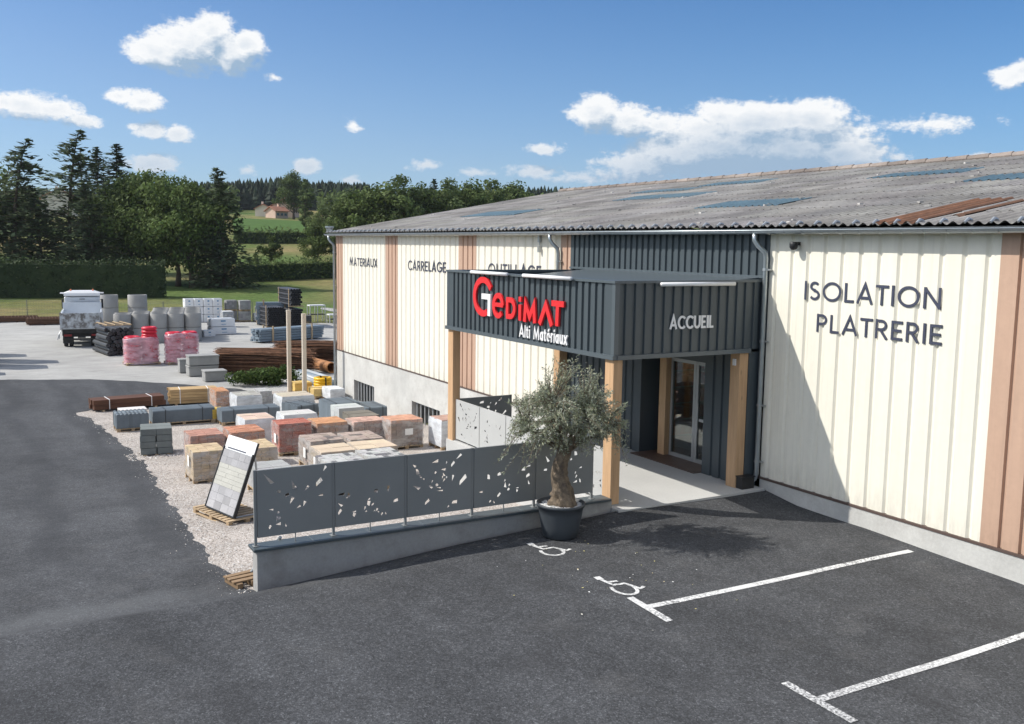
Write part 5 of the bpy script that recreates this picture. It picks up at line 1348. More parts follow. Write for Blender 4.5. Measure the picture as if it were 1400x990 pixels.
mb = MB(); mb.b2(-7.0, -5.3, -1.2, 1.2, .9, 3.2); mb.b2(-7.2, -7.0, -1.2, 1.2, .8, 1.9); cab = mb.build("cab", M_["truckwhite"], T, bevel=.06)
mb = MB(); mb.b2(-5.296, -5.285, -1.0, 1.0, 2.86, 3.12); mb.build("rear_window", M_["truckwhite"], cab); mb = MB(); mb.b2(-5.28, -5.27, -.18, .18, 3.0, 3.05); mb.build("vent", M_["black"], cab)
mb = MB(); mb.b2(-6.9, -5.2, -1.22, 1.22, 3.26, 3.46); mb.add([(-6.9, -1.22, 3.461), (-5.2, -1.22, 3.461), (-5.2, 1.22, 3.461), (-6.9, 1.22, 3.461), (-6.6, -.8, 3.62), (-5.4, -.8, 3.62), (-5.4, .8, 3.62), (-6.6, .8, 3.62)], [(0, 1, 5, 4), (1, 2, 6, 5), (2, 3, 7, 6), (3, 0, 4, 7), (4, 5, 6, 7)]); mb.b2(-6.2, -5.7, -1.48, -1.22, 3.40, 3.48); mb.b2(-6.2, -5.7, 1.22, 1.48, 3.40, 3.48); mb.build("roof_spoiler", M_["white"], cab)
for s in (-1, 1):
    mb = MB(); mb.lathe([(.001, 0), (.06, 0), (.06, .12), (.03, .16), (.001, .16)], 10, (-5.6, s * .75, 3.6)); mb.build("beacon", mat("amber_lens", (.7, .2, .08), .3, .0), cab)
    mb = MB(); mb.b2(-6.6, -6.35, s * 1.28, s * 1.42, 2.3, 2.95); mb.tube([(-6.5, s * 1.2, 2.9), (-6.5, s * 1.35, 2.9)], .02, 6); mb.build("mirror", M_["black"], cab)
    mb = MB(); mb.b2(-.10, -.04, s * .62, s * 1.12, .76, .90); mb.build("rear_lamp", mat("red_lens", (.22, .02, .02), .3, .0), T)
    mb = MB(); mb.b2(-.45, -.42, s * .55, s * 1.2, .25, .9); mb.build("mud_flap", M_["black"], T)
    for x in (-.95, -2.2 - 4.0):
        for off in ((.0,) if x < -3 else (.0, -.33)):
            mb = MB(); c0 = s * (1.02 + off); prof = [(.0, -.14), (.30, -.14), (.33, -.15), (.5, -.13), (.52, -.08), (.52, .08), (.5, .13), (.33, .15), (.30, .14), (.0, .14)]
            vs = []; n = 20
            for r, a in prof:
                for k in range(n): vs.append((x + r * math.cos(2 * PI * k / n), c0 + a, .52 + r * math.sin(2 * PI * k / n)))
            mb.add(vs, [(m * n + k, (m + 1) * n + k, (m + 1) * n + (k + 1) % n, m * n + (k + 1) % n) for m in range(len(prof) - 1) for k in range(n)])
            mb.build("wheel", M_["tyre"], T, smooth=False)
mb = MB(); mb.tube([(-.2, -1.25, 1.25), (-.05, -1.42, .9), (-.05, -1.52, .55)], .03, 6); mb.tube([(-.05, -1.38, .9), (-.02, -1.42, .6)], .025, 6); mb.build("tailgate_lever", M_["galv"], T)
mb = MB(); mb.b2(-.11, -.05, -.25, .25, .64, .75); mb.build("number_plate", M_["dark"], T)
# ------------------------------------------------------------------ hedge, fence, trees, houses, far wood
def rand_dir(r): return Vector((r.gauss(0, 1), r.gauss(0, 1), r.gauss(0, 1))).normalized()
def tree_mesh(seed, h, rad, base, leafs, lm, nclump=46, lsz=(.20, .38), trunk_r=.22, shape=1.0, tint=(.62, 1.3)):
    """broadleaf: tapered trunk, limbs, crown of leaf clumps with gaps. Returns (trunk, crown) objects"""
    r = random.Random(seed); tk = MB(); ch = h - base
    pts = [Vector((r.uniform(-.08, .08) * i, r.uniform(-.08, .08) * i, h * .78 * i / 6)) for i in range(7)]
    tk.tube(pts, [trunk_r * (1.25 if i == 0 else 1 - i / 7.2) for i in range(7)], 7)
    cl = []
    while len(cl) < nclump:
        v = rand_dir(r) * r.random() ** .45
        zz = base + ch * (.5 + .5 * v.z); prof = math.sin(PI * min(1, max(0.02, (zz - base) / ch)) ** (.75 * shape)) ** .6
        p = Vector((v.x * rad * prof * r.uniform(.75, 1.12), v.y * rad * prof * r.uniform(.75, 1.12), zz))
        cl.append(p)
    for p in cl[:16]:
        a = pts[min(6, max(1, int(p.z / h * 5)))]; m = a.lerp(p, .5) + Vector((0, 0, .3)); tk.tube([a, m, p], [trunk_r * .35, trunk_r * .2, .02], 5, cap=False)
    mb = MB()
    for p in cl:
        s = rad * r.uniform(.22, .40); ct = r.uniform(*tint)
        leafball(mb, int(leafs / nclump * r.uniform(.7, 1.3)), (s, s, s * .72), p, r, lsz[0], lsz[1], tint=(ct * .8, ct * 1.2))
    return tk, mb
def conifer_mesh(seed, h, rad, base, nl, lsz, droop=.25, gap=.0, flat=.3, lean=0.0, ragged=.35, sprays=26):
    r = random.Random(seed); tk = MB()
    tip = lambda z: Vector((lean * (z / h) ** 3, lean * .5 * (z / h) ** 3, z))
    tk.tube([tip(h * i / 8) for i in range(9)], [.26 * (1.2 - i / 7.2) if i < 8 else .02 for i in range(9)], 7); mb = MB()
    for i in range(nl):
        z = base + (h - base) * (i + r.random()) / nl; f = 1 - (z - base) / (h - base)
        if r.random() < gap: continue
        L = rad * (f ** .7 + .05) * r.uniform(1 - ragged, 1 + ragged * .5); a = r.random() * 6.28; d = Vector((math.cos(a), math.sin(a), r.uniform(-.12, .12) - droop * (f - .5)))
        p0 = tip(z); ct = r.uniform(.65, 1.3); n = max(5, int(sprays * (L / rad)))
        if L > .8: tk.tube([p0, p0 + d * L], [.05, .01], 3, cap=False)
        for k in range(n):
            t = r.uniform(.12, 1.0); q = p0 + d * L * t + Vector((0, 0, -droop * .6 * L * t * t)) + Vector((r.gauss(0, .10), r.gauss(0, .10), r.gauss(0, .06))) * (L * .9 + .2)
            u = (d + rand_dir(r) * .8); u.z *= flat; u.normalize(); w = u.cross(Vector((r.gauss(0, .4), r.gauss(0, .4), 1))).normalized(); s = r.uniform(*lsz); c = ct * r.uniform(.8, 1.2)
            mb.add([q - u * s, q + w * s * .34, q + u * s, q - w * s * .34 - Vector((0, 0, s * .2))], [(0, 1, 2, 3)], (c, c, c * .95))
    return tk, mb
PROTO = {}
def proto(kind_, mk, bark="bark", leaf="leafdark"):
    tk, cr_ = mk
    a = tk.build("trunk", M_[bark], None, smooth=True); b = cr_.build("crown", M_[leaf], None)
    PROTO[kind_] = (a.data, b.data); bpy.data.objects.remove(a); bpy.data.objects.remove(b)
proto("oak", tree_mesh(1, 12, 5.2, 1.6, 9500, "leafdark", 75, (.13, .27), .34), leaf="leafdark")
proto("ash", tree_mesh(2, 12, 4.4, 2.2, 8600, "leafdark", 66, (.13, .26), .28, tint=(.7, 1.5)), leaf="leafdark")
proto("lime", tree_mesh(3, 10, 4.2, 1.4, 7600, "leafmid", 60, (.13, .26), .25), leaf="leafmid")
proto("alder", tree_mesh(4, 10, 3.4, 1.2, 7000, "leafmid", 56, (.12, .25), .22, tint=(.75, 1.35)), leaf="leaflight")
proto("young", tree_mesh(5, 7, 2.6, 1.9, 2400, "leafmid", 34, (.14, .28), .16), leaf="leafmid")
proto("poplar", tree_mesh(6, 14, 2.2, 1.2, 5200, "leafmid", 56, (.15, .30), .22, shape=1.2), leaf="leaflight")
proto("cedar", conifer_mesh(7, 15, 5.6, .6, 190, (.28, .58), .30, .03, .4, .9, .5, 40), leaf="needleblue")
proto("cedar_open", conifer_mesh(8, 15, 5.2, .8, 150, (.26, .52), .38, .06, .4, 1.5, .6, 40), leaf="needleblue")
proto("fir", conifer_mesh(9, 16, 4.2, .8, 260, (.26, .5), .35, .0, .5, .1, .3, 26), leaf="needle")
proto("far_fir", conifer_mesh(10, 14, 3.2, .5, 70, (.5, .9), .35, .0, .6, .1, .3, 12), leaf="needle")
def tree(kind_, a, d, h, label, w=1.0, rz=None, name=None, cat="tree", group="trees beyond the yard", dz=-.15):
    x, y = bearing(a, d); H0 = {"oak": 12, "ash": 12, "lime": 10, "alder": 10, "young": 7, "poplar": 14, "cedar": 15, "cedar_open": 15, "fir": 16, "far_fir": 14}[kind_]
    nm = name or {"cedar": "cedar_tree", "cedar_open": "cedar_tree", "fir": "fir_tree", "far_fir": "fir_tree"}.get(kind_, "broadleaf_tree")
    t = thing(nm, label, cat, (x, y, gz(x, y) + dz), rz if rz is not None else (a * 7.3) % 6.28, group); s = h / H0; t.scale = (s * w, s * w, s)
    for nmp, me in zip(("trunk", "crown"), PROTO[kind_]):
        o = bpy.data.objects.new(nmp, me); COL.objects.link(o); o.parent = t
tree('cedar_open', 87.86, 144, 19.3, 'tall ragged cedar with bare leaning tip at the left frame edge', 1.0)
tree('cedar_open', 85.21, 150, 21.1, 'tallest ragged cedar with feathery spire, second from the left', 1.0)
tree('oak', 89.62, 150, 17.8, 'dark broadleaf tree cut by the left frame edge', 1.1)
tree('cedar', 86.6, 142, 13.3, 'lower dark cedar between the two ragged spires', 1.0)
tree('cedar', 84.08, 140, 13.8, 'low spreading cedar right of the tallest ragged spire', 1.0)
tree('fir', 83.72, 168, 19.8, 'dark pointed fir, left of a pair on the skyline', 0.9)
tree('fir', 82.75, 164, 20.2, 'dark pointed fir, right of a pair on the skyline', 1.1)
tree('oak', 82.15, 148, 16.0, 'dark broadleaf tree in front of the pair of firs', 1.0)
tree('oak', 80.85, 143, 16.4, 'dense dark broadleaf tree in the middle of the left tree group', 1.0)
tree('ash', 79.73, 140, 15.5, "dark broadleaf tree with pale inner leaves right of the group's middle", 1.0)
tree('oak', 78.98, 138, 14.8, 'dark broadleaf tree with low branches over the hedge end', 0.9)
tree('cedar', 77.23, 138, 16.3, 'dark cedar with flicked tip at the right end of the tree group', 0.85)
tree('cedar', 77.79, 142, 11.9, 'broad low cedar at the foot of the flicked tip cedar', 0.9)
tree('young', 74.55, 172, 6.0, 'small round meadow tree in front of the crop field, left one', 1.0)
tree('young', 75.45, 168, 3.5, 'smaller bushy meadow tree next to the right end cedar', 1.0)
tree('lime', 72.06, 176, 8.8, 'meadow tree with clear bare trunk by the warehouse corner', 0.85)
tree('poplar', 72.64, 262, 14.3, 'slim pale tree rising beside the pink houses', 1.1)
tree('alder', 71.72, 236, 9.2, 'pale rounded tree behind the clear trunked meadow tree', 1.2)
tree('alder', 70.96, 205, 9.5, 'bushy tree right behind the warehouse gutter end', 1.0)
tree('lime', 69.86, 172, 14.0, 'bright broadleaf tree above the far end of the roof', 1.1)
tree('lime', 68.53, 168, 14.9, "rounded broadleaf tree second from the roof's far end", 1.1)
tree('alder', 67.24, 166, 16.2, 'tallest pale broadleaf tree above the far part of the roof', 1.15)
tree('lime', 65.95, 170, 15.2, 'broadleaf tree above the roof just left of a dark fir', 1.0)
tree('fir', 65.21, 182, 16.5, 'single dark fir among the broadleaf trees above the roof', 0.8)
tree('alder', 64.34, 174, 15.9, 'broadleaf tree above the roof just right of the single fir', 1.1)
tree('lime', 63.03, 180, 16.1, 'broadleaf tree where the roof line meets the far wood', 1.1)
tree('alder', 61.89, 186, 16.0, 'last broadleaf tree before the wood sinks behind the roof', 1.1)
tree('lime', 60.49, 215, 15.8, 'low broadleaf tree barely showing over the sloping roof', 1.3)
tree('alder', 70.03, 225, 11.0, "broadleaf tree in the second line behind the roof's far end", 1.2)
tree('lime', 73.31, 332, 15.8, 'small round tree just right of the pink houses', 1.0)
tree('poplar', 38.69, 150, 17.5, 'slim tree top showing above the roof ridge on the right', .7)
tree('far_fir', 39.72, 180, 17.2, 'tiny dark fir tip above the roof ridge beside the slim tree', .8)
# hedge: clipped block with leafy faces
def hedge(label, p0, p1, h, d, dens, name="hedge", m="hedge", lsz=(.10, .22), ragged=.12, seed=1):
    L = math.dist(p0, p1); a = math.atan2(p1[1] - p0[1], p1[0] - p0[0]); n = int(L / 1.5); r = random.Random(seed)
    t = thing(name, label, "hedge", (p0[0], p0[1], 0), a); core = MB(); mb = MB(); ca, sa = math.cos(a), math.sin(a)
    zt = []
    for i in range(n + 1):
        u = L * i / n; x, y = p0[0] + ca * u, p0[1] + sa * u; zt.append(gz(x, y))
    for i in range(n):
        u0, u1 = L * i / n, L * (i + 1) / n; z0, z1 = zt[i], zt[i + 1]; e = d * .38
        core.add([(u0, -e, z0 - .3), (u1, -e, z1 - .3), (u1, e, z1 - .3), (u0, e, z0 - .3), (u0, -e, z0 + h * .93), (u1, -e, z1 + h * .93), (u1, e, z1 + h * .93), (u0, e, z0 + h * .93)], [(0, 1, 5, 4), (2, 3, 7, 6), (4, 5, 6, 7), (1, 2, 6, 5), (3, 0, 4, 7)])
    for i in range(int(L * dens)):
        u = r.random() * L; zz = zt[min(n, int(u / L * n))]; f = r.random()
        if f < .62: p = Vector((u, (-1 if r.random() < .5 else 1) * d * .5 * r.uniform(.75, 1.05), zz + h * r.random()))
        elif f < .95: p = Vector((u, r.uniform(-.5, .5) * d, zz + h * (1 + r.gauss(0, ragged * .5))))
        else: p = Vector((r.choice((0, L)) + r.uniform(-.2, .2), r.uniform(-.5, .5) * d, zz + h * r.random()))
        s = r.uniform(*lsz); q = rand_dir(r); w = q.orthogonal().normalized(); c = r.uniform(.6, 1.35)
        mb.add([p - q * s, p + w * s * .6, p + q * s, p - w * s * .6], [(0, 1, 2, 3)], (c, c, c * .9))
    core.build("twiggy_core", M_["hedge"], t); mb.build("foliage", M_[m], t); return t
hedge("long dark clipped hedge behind the truck and concrete rings", (-121, -62), (-107.5, 9.6), 4.15, 2.6, 150, seed=3)
hedge("ragged hedgerow crossing the meadow left of the warehouse corner", bearing(76.4, 149), bearing(69.0, 162), 2.6, 2.6, 130, "hedgerow", "leafmid", (.16, .34), .35, 5)
hedge("second hedgerow below the green crop field", bearing(76.6, 235), bearing(70.5, 240), 2.6, 3.5, 40, "hedgerow", "leafdark", (.3, .6), .4, 6)
# wire fence at the end of the yard
fp = [(-92.5, -28), (-90.0, -19), (-87.6, -10.5), (-84.9, -6.5), (-82.6, -3.0), (-80.2, .8), (-78.6, 4.6), (-77.2, 8.4), (-75.9, 12.2), (-74.5, 16), (-73.3, 19.8), (-72.2, 23)]
ft = thing("wire_fence", "thin wire fence on slim posts along the grass edge of the yard", "fence")
mb = MB()
for x, y in fp:
    p = MB(); z = gz(x, y); p.tube([(x, y, z - .2), (x, y, z + 1.75)], .035, 6); p.build("post", M_["wire"], ft)
for h_ in (.15, .5, .85, 1.2, 1.55, 1.7): mb.tube([(x, y, gz(x, y) + h_) for x, y in fp], .008, 3)
for (x0, y0), (x1, y1) in zip(fp[:-1], fp[1:]):
    for k in range(16):
        t_ = (k + .5) / 16; x, y = x0 + (x1 - x0) * t_, y0 + (y1 - y0) * t_; mb.tube([(x, y, gz(x, y) + .1), (x, y, gz(x, y) + 1.7)], .006, 3, cap=False)
mb.build("mesh_wires", M_["wire"], ft)
# houses on the slope
def house(label, a, d, w, l, h, rz, c, gables=1):
    x, y = bearing(a, d); t = thing("house", label, "house", (x, y, gz(x, y) - .3), rz, "houses on the far slope"); mb = MB()
    mb.b2(-l / 2, l / 2, -w / 2, w / 2, -1, h); mb.add([(-l / 2, -w / 2, h), (-l / 2, w / 2, h), (-l / 2, 0, h + w * .26), (l / 2, -w / 2, h), (l / 2, w / 2, h), (l / 2, 0, h + w * .26)], [(0, 2, 1), (3, 4, 5)]); mb.build("walls", c, t)
    mb = MB(); e = .5; k = .52
    for s in (-1, 1):
        A = [(-l / 2 - e, s * (w / 2 + e), h - e * k), (l / 2 + e, s * (w / 2 + e), h - e * k), (l / 2 + e, 0, h + w * .26 + .05), (-l / 2 - e, 0, h + w * .26 + .05)]
        B = [(p[0], p[1], p[2] + .22) for p in A]; mb.add(A + B, [(0, 1, 2, 3), (7, 6, 5, 4), (0, 4, 5, 1), (1, 5, 6, 2), (3, 2, 6, 7), (0, 3, 7, 4)])
    rf = mb.build("roof", M_["rooftile"], t); mb = MB(); mb.b2(l * .2, l * .2 + .7, .4, 1.1, h + .5, h + w * .26 + 1.2); mb.build("chimney", c, rf)
    for u in (-.3, 0, .3):
        for side in (-1, 1):
            f = MB(); f.b2(u * l - .55, u * l + .55, side * (w / 2 + .02), side * (w / 2 + .06), h * .40, h * .72); f.build("window", M_["darkglass"], t)
    f = MB(); f.b2(l / 2 + .02, l / 2 + .06, -.6, .6, h * .4, h * .75); f.build("window", M_["darkglass"], t)
cr2 = mat("pale_render", (.72, .66, .56), .9, .06, .5)
house("pink house with clay roof, highest of the three on the far slope", 73.75, 352, 7.5, 8.5, 4.2, R_(150), M_["render"])
house("low pink annex just in front of the highest pink house", 74.25, 338, 5, 5.5, 2.6, R_(115), M_["render"])
house("cream house with clay roof left of the pink houses", 74.95, 352, 5.5, 8, 2.8, R_(160), cr2)
house("house with red roof half hidden by the cedars on the left", 85.6, 300, 9, 16, 4.6, R_(175), cr2)
t = thing("utility_pole", "thin tall utility pole rising behind the left cedars", "pole", (*bearing(84.5, 230), gz(*bearing(84.5, 230)))); mb = MB(); mb.tube([(0, 0, 0), (0, 0, 20)], [.22, .12], 6); mb.build("mast", M_["wire"], t); mb = MB(); mb.b2(-.1, .1, -1.3, 1.3, 18.2, 18.4); mb.b2(-.1, .1, -1.0, 1.0, 16.8, 17.0); mb.build("crossarm", M_["wire"], t)
# far wood: a mass nobody could count
r = random.Random(77); fm = MB()
def add_fir(mb, x, y, z, h, rad, r, c):
    n = 7; L = 6
    for k in range(L):
        z0 = z + h * (.06 + .86 * k / L); z1 = z + h * (.06 + .86 * (k + 1.45) / L); q = rad * (1 - k / L) ** .65 + .12; a0 = r.random() * 6.28; vs = [(x + r.uniform(-.2, .2), y + r.uniform(-.2, .2), min(z1, z + h))]
        for i in range(n):
            a = a0 + 2 * PI * i / n; g = q * r.uniform(.6, 1.2); vs.append((x + g * math.cos(a), y + g * math.sin(a), z0 - r.uniform(0, .1) * h))
        cc = c * r.uniform(.75, 1.2)
        mb.add(vs, [(0, 1 + i, 1 + (i + 1) % n) for i in range(n)], (cc, cc, cc))
    mb.tube([(x, y, z - .5), (x, y, z + h * .2)], .2, 4, cap=False, tint=(.6, .5, .5))
for i in range(2300):
    a = r.uniform(50, 79.5); d = r.uniform(430, 640); e = interp(a, [50, 60, 64, 69, 70.5, 75, 78, 80], [12, 12, 9.5, 8, 12, 13.5, 11, 7])
    x, y = bearing(a, d); add_fir(fm, x, y, gz(x, y) - .5, e * r.uniform(.82, 1.16), r.uniform(2.8, 4.8), r, r.uniform(.42, .8))
for i in range(700):
    a = r.uniform(69, 79); d = r.uniform(425, 470); x, y = bearing(a, d); add_fir(fm, x, y, gz(x, y) - .5, r.uniform(9, 13), r.uniform(2.8, 4.8), r, r.uniform(.38, .7))
for i in range(420):
    a = r.uniform(79, 92); d = r.uniform(400, 600); x, y = bearing(a, d); add_fir(fm, x, y, gz(x, y) - .5, r.uniform(5, 9), r.uniform(2.6, 4.2), r, r.uniform(.7, 1.3))
kind(fm.build("far_wood", M_["needle"]), "stuff")
fm = MB()
for i in range(900):   # broadleaf edge of the wood
    a = r.uniform(52, 79); d = r.uniform(380, 440); x, y = bearing(a, d)
    if 71.6 < a < 76.6: continue
    h = r.uniform(5, 11); leafball(fm, 26, (h * .42, h * .42, h * .5), (x, y, gz(x, y) + h * .5), r, .7, 1.5, tint=(.6, 1.3))
kind(fm.build("wood_edge", M_["leafmid"]), "stuff")
# ------------------------------------------------------------------ sky, sun, camera
SUN = Vector((-.6, -.9, 1.0)).normalized()
EL = math.asin(SUN.z); AZ = math.atan2(SUN.x, SUN.y)
w = bpy.data.worlds.new("World"); scene.world = w; w.use_nodes = True
nt = w.node_tree; nt.nodes.clear(); L = nt.links.new
def nn(t, **k):
    x = nt.nodes.new(t)
    for a, b in k.items(): setattr(x, a, b)
    return x
def mth(op, a, b=None, c=None, clamp=False):
    x = nn("ShaderNodeMath", operation=op); x.use_clamp = clamp
    for i, v in enumerate((a, b, c)):
        if v is None: continue
        if isinstance(v, (int, float)): x.inputs[i].default_value = v
        else: L(v, x.inputs[i])
    return x.outputs[0]
out = nn("ShaderNodeOutputWorld"); bg = nn("ShaderNodeBackground"); L(bg.outputs[0], out.inputs[0]); bg.inputs[1].default_value = .11
sky = nn("ShaderNodeTexSky", sky_type='NISHITA'); sky.sun_disc = False; sky.sun_elevation = EL; sky.sun_rotation = AZ % (2 * PI)
sky.altitude = 600; sky.air_density = 1.0; sky.dust_density = .6; sky.ozone_density = 1.6
tc = nn("ShaderNodeTexCoord"); sep = nn("ShaderNodeSeparateXYZ"); L(tc.outputs["Generated"], sep.inputs[0])
# compass bearing (degrees, towards -X from +Y) and elevation (degrees)
az = mth('MULTIPLY', mth('ARCTAN2', mth('MULTIPLY', sep.outputs[0], -1.0), sep.outputs[1]), 180 / PI)
el = mth('MULTIPLY', mth('ARCSINE', sep.outputs[2]), 180 / PI)
cb = nn("ShaderNodeCombineXYZ"); L(az, cb.inputs[0]); L(el, cb.inputs[1])
BLOBS = [(78.55, 10.56, 3.13, 1.55, 2.0), (76.62, 10.39, 2.09, 1.39, 2.0), (80.46, 10.05, 2.09, 1.0, 1.8), (77.57, 11.46, 1.52, 1.09, 2), (75.83, 10.75, 1.18, 1.01, 2), (87.35, 6.99, 2.19, 0.75, 1.6), (85.64, 6.75, 1.84, 0.67, 1.5), (84.43, 6.26, 1.24, 0.45, 1.3), (86.86, 6.74, 2.82, 0.71, 1.3), (88.03, 6.94, 1.17, 0.7, 1.5), (82.39, 7.65, 0.93, 0.55, 1.7), (81.29, 7.49, 1.38, 0.69, 1.7), (80.96, 5.97, 1.31, 0.56, 1.5), (79.45, 5.81, 1.06, 0.57, 1.5), (81.7, 6.08, 0.6, 0.33, 1.2), (74.27, 9.1, 0.65, 0.33, 1.1), (69.92, 6.72, 0.67, 0.49, 1.1), (80.9, 4.17, 1.84, 0.66, 1.5), (75.77, 4.0, 0.74, 0.39, 0.9), (72.51, 4.26, 1.04, 0.59, 1.2), (70.03, 3.62, 0.77, 0.4, 1.1), (65.71, 4.56, 1.18, 0.45, 0.9), (58.73, 5.54, 1.28, 0.45, 1.1), (55.79, 7.63, 1.75, 1.23, 2.0), (53.88, 7.22, 1.93, 1.08, 1.7), (51.98, 7.01, 2.15, 0.98, 1.6), (48.69, 7.38, 1.96, 1.07, 1.9), (49.9, 6.79, 3.29, 1.17, 1.7), (44.65, 7.11, 1.8, 1.19, 2.1), (43.25, 6.57, 2.0, 1.24, 2.0), (46.42, 6.55, 2.75, 1.21, 1.7), (48.01, 5.76, 5.52, 2.26, 2.6), (44.77, 5.52, 5.13, 2.43, 2.8), (42.02, 5.2, 2.88, 1.82, 2.4), (50.46, 5.28, 4.02, 1.79, 2.0), (52.96, 4.75, 2.89, 1.4, 1.5), (46.44, 6.95, 4.31, 1.45, 2.4), (43.67, 7.09, 2.23, 1.43, 2.4), (53.79, 4.03, 3.39, 0.7, 0.9), (58.93, 4.29, 1.97, 0.45, 0.8), (56.77, 3.97, 2.95, 0.46, 0.8), (40.12, 5.33, 1.29, 0.66, 1.1), (39.17, 5.03, 0.94, 0.37, 1.0), (34.84, 4.9, 1.03, 0.36, 1.0), (33.75, 8.94, 1.23, 0.7, 1.4), (33.27, 9.27, 0.92, 0.69, 1.6), (62.8, 4.19, 1.19, 0.35, 0.8), (37.44, 6.64, 2.45, 0.46, 0.6)]
def density(shift):
    v = nn("ShaderNodeVectorMath", operation='ADD'); L(cb.outputs[0], v.inputs[0]); v.inputs[1].default_value = (shift[0], shift[1], 0)
    n1 = nn("ShaderNodeTexNoise"); n1.inputs["Scale"].default_value = .42; n1.inputs["Detail"].default_value = 8; n1.inputs["Roughness"].default_value = .64
    sc = nn("ShaderNodeVectorMath", operation='MULTIPLY'); L(v.outputs[0], sc.inputs[0]); sc.inputs[1].default_value = (1, 1.5, 1); L(sc.outputs[0], n1.inputs["Vector"])
    n2 = nn("ShaderNodeTexNoise"); n2.inputs["Scale"].default_value = 1.7; n2.inputs["Detail"].default_value = 7; n2.inputs["Roughness"].default_value = .65; L(sc.outputs[0], n2.inputs["Vector"])
    acc = None
    for (a, e, ra, re, k) in BLOBS:
        m = nn("ShaderNodeVectorMath", operation='MULTIPLY_ADD'); L(v.outputs[0], m.inputs[0]); m.inputs[1].default_value = (1 / ra, 1 / re, 0); m.inputs[2].default_value = (-a / ra, -e / re, 0)
        ln = nn("ShaderNodeVectorMath", operation='LENGTH'); L(m.outputs[0], ln.inputs[0])
        d = mth('MULTIPLY_ADD', ln.outputs[1 if ln.outputs[1].enabled else 0], -k, k)
        acc = d if acc is None else mth('MAXIMUM', acc, d)
    return mth('ADD', mth('ADD', acc, mth('MULTIPLY_ADD', n1.outputs["Fac"], 2.4, -1.2)), mth('MULTIPLY_ADD', n2.outputs["Fac"], 1.7, -.85))
d0 = density((0, 0)); d1 = density((.35, .95))
alpha = nn("ShaderNodeMapRange", interpolation_type='SMOOTHSTEP'); L(d0, alpha.inputs[0]); alpha.inputs[1].default_value = -.05; alpha.inputs[2].default_value = .75
lit = mth('MULTIPLY_ADD', mth('SUBTRACT', d0, d1), .62, .58, True)
thick = mth('MULTIPLY_ADD', d0, -.22, 1.05, True)
lit = mth('MULTIPLY', lit, thick)
cbase = nn("ShaderNodeMapRange", interpolation_type='SMOOTHSTEP'); L(el, cbase.inputs[0]); cbase.inputs[1].default_value = 3.5; cbase.inputs[2].default_value = 8.0; cbase.inputs[3].default_value = .52; cbase.inputs[4].default_value = 1.0
lit = mth('MULTIPLY', lit, cbase.outputs[0])
ramp = nn("ShaderNodeValToRGB"); E_ = ramp.color_ramp.elements; L(lit, ramp.inputs[0])
E_[0].position = .18; E_[0].color = (2.5, 3.5, 4.7, 1); E_[1].position = .80; E_[1].color = (7.0, 7.1, 7.2, 1)
# paler band of air towards the horizon
hz = nn("ShaderNodeMapRange", interpolation_type='SMOOTHSTEP'); L(el, hz.inputs[0]); hz.inputs[1].default_value = 16; hz.inputs[2].default_value = -1
mixh = nn("ShaderNodeMix", data_type='RGBA'); L(mth('MULTIPLY', hz.outputs[0], .35), mixh.inputs[0]); 
L(sky.outputs[0], mixh.inputs[6]); mixh.inputs[7].default_value = (4.2, 5.6, 7.2, 1)
# the clear air is deeper blue high up and to the right, paler low and to the left
tv = mth('MULTIPLY_ADD', az, -.22, mth('ADD', el, 13.2)); tr = nn("ShaderNodeMapRange"); L(tv, tr.inputs[0]); tr.inputs[1].default_value = 4; tr.inputs[2].default_value = 23
tm = nn("ShaderNodeMix", data_type='RGBA'); L(tr.outputs[0], tm.inputs[0]); tm.inputs[6].default_value = (.585, .695, .85, 1); tm.inputs[7].default_value = (.35, .645, .92, 1)
gain = nn("ShaderNodeMix", data_type='RGBA', blend_type='MULTIPLY'); gain.inputs[0].default_value = 1.0; L(mixh.outputs[2], gain.inputs[6]); L(tm.outputs[2], gain.inputs[7])
# bright clouds added outside the view as fill light, strongest round the sun
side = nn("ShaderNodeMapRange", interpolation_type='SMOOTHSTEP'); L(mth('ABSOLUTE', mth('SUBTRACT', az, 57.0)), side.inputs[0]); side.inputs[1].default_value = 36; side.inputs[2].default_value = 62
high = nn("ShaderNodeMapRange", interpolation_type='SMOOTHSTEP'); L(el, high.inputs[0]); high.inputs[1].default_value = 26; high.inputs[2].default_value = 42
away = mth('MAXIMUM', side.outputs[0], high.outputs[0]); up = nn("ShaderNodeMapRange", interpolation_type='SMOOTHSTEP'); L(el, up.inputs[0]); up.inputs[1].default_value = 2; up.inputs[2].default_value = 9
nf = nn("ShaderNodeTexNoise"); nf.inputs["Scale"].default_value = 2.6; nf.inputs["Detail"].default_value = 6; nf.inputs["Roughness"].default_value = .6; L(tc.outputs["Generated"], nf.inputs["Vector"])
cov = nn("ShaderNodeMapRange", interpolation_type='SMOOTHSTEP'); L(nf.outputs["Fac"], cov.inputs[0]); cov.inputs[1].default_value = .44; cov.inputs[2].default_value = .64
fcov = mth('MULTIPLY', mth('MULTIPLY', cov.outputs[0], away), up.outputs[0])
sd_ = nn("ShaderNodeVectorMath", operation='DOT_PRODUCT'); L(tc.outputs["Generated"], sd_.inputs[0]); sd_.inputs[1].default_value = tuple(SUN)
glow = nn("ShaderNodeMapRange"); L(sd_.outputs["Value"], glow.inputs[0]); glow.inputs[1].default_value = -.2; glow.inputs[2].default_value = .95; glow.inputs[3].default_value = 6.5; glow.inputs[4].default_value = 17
fcol = nn("ShaderNodeMix", data_type='RGBA', blend_type='MULTIPLY'); fcol.inputs[0].default_value = 1.0; L(glow.outputs[0], fcol.inputs[6]); fcol.inputs[7].default_value = (1.0, .985, .95, 1)
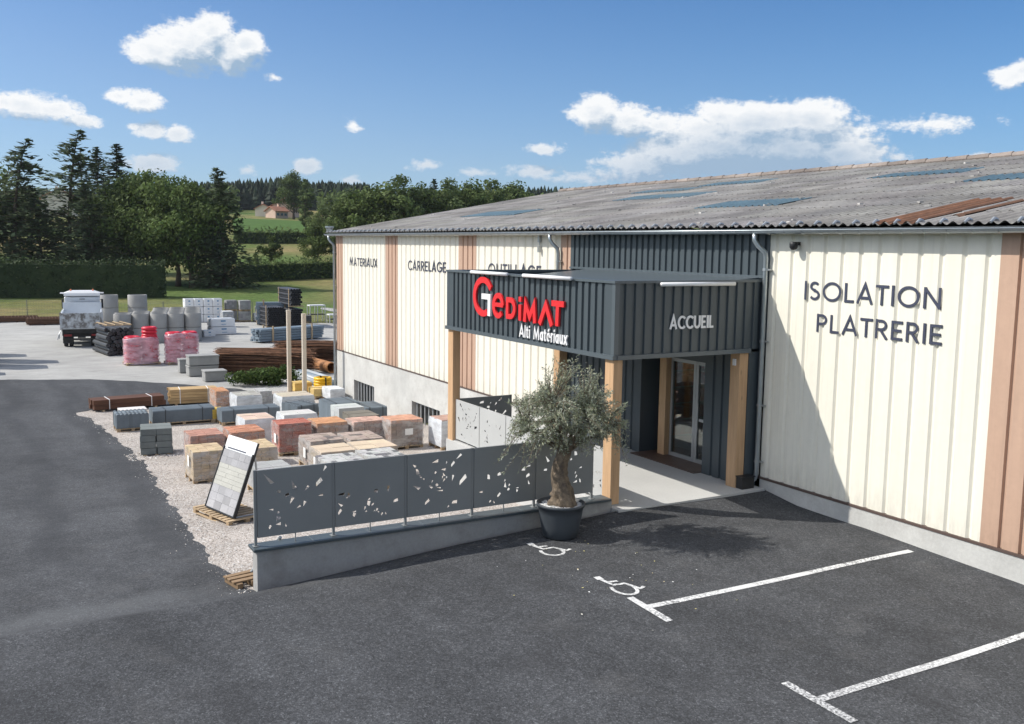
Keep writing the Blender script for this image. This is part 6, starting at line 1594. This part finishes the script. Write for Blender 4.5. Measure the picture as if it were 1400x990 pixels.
fm_ = nn("ShaderNodeMix", data_type='RGBA'); L(fcov, fm_.inputs[0]); L(gain.outputs[2], fm_.inputs[6]); L(fcol.outputs[2], fm_.inputs[7])
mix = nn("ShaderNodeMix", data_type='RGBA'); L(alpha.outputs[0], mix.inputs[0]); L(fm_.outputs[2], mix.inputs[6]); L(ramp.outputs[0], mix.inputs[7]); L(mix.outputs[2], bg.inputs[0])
w.cycles.sampling_method = 'MANUAL'; w.cycles.sample_map_resolution = 512

sl = bpy.data.lights.new("sun", 'SUN'); sl.energy = 3.9; sl.angle = R_(.53); sl.color = (1.0, .955, .88)
so = bpy.data.objects.new("sun", sl); COL.objects.link(so); so.rotation_euler = SUN.to_track_quat('Z', 'Y').to_euler(); so.location = (-20, -40, 40)

cam = bpy.data.cameras.new("camera"); cam.lens = 1309.91 / 1400 * 36; cam.sensor_width = 36; cam.sensor_fit = 'HORIZONTAL'; cam.clip_start = .1; cam.clip_end = 3000
co = bpy.data.objects.new("camera", cam); COL.objects.link(co)
r3, u3, f3 = (.49103311, .871037, .01345487), (-.11213747, .047884, .99253832), (-.86389332, .48887797, -.12118852)
co.matrix_world = Matrix(((r3[0], u3[0], -f3[0], CX), (r3[1], u3[1], -f3[1], CY), (r3[2], u3[2], -f3[2], CZ), (0, 0, 0, 1)))
scene.camera = co
vs_ = scene.view_settings; vs_.view_transform = 'Standard'; vs_.look = 'None'; vs_.exposure = .33; vs_.gamma = 1; vs_.use_curve_mapping = False
scene.render.engine = 'CYCLES'; scene.cycles.use_denoising = True
scene.cycles.max_bounces = 6; scene.cycles.diffuse_bounces = 3; scene.cycles.glossy_bounces = 3; scene.cycles.transparent_max_bounces = 10; scene.cycles.transmission_bounces = 4
scene.cycles.caustics_reflective = False; scene.cycles.caustics_refractive = False
# ------------------------------------------------------------------ thin air over the valley
mb = MB(); mb.b2(-790, 790, -790, 790, -6, 75)
hm = bpy.data.materials.new("haze"); hm.use_nodes = True; ht = hm.node_tree; ht.nodes.clear()
ho = ht.nodes.new("ShaderNodeOutputMaterial"); hv = ht.nodes.new("ShaderNodeVolumePrincipled"); ht.links.new(hv.outputs[0], ho.inputs["Volume"])
hv.inputs["Color"].default_value = (.86, .92, 1.0, 1); hv.inputs["Density"].default_value = .00009; hv.inputs["Anisotropy"].default_value = .2
kind(mb.build("haze", hm), "stuff")
scene.cycles.volume_bounces = 0
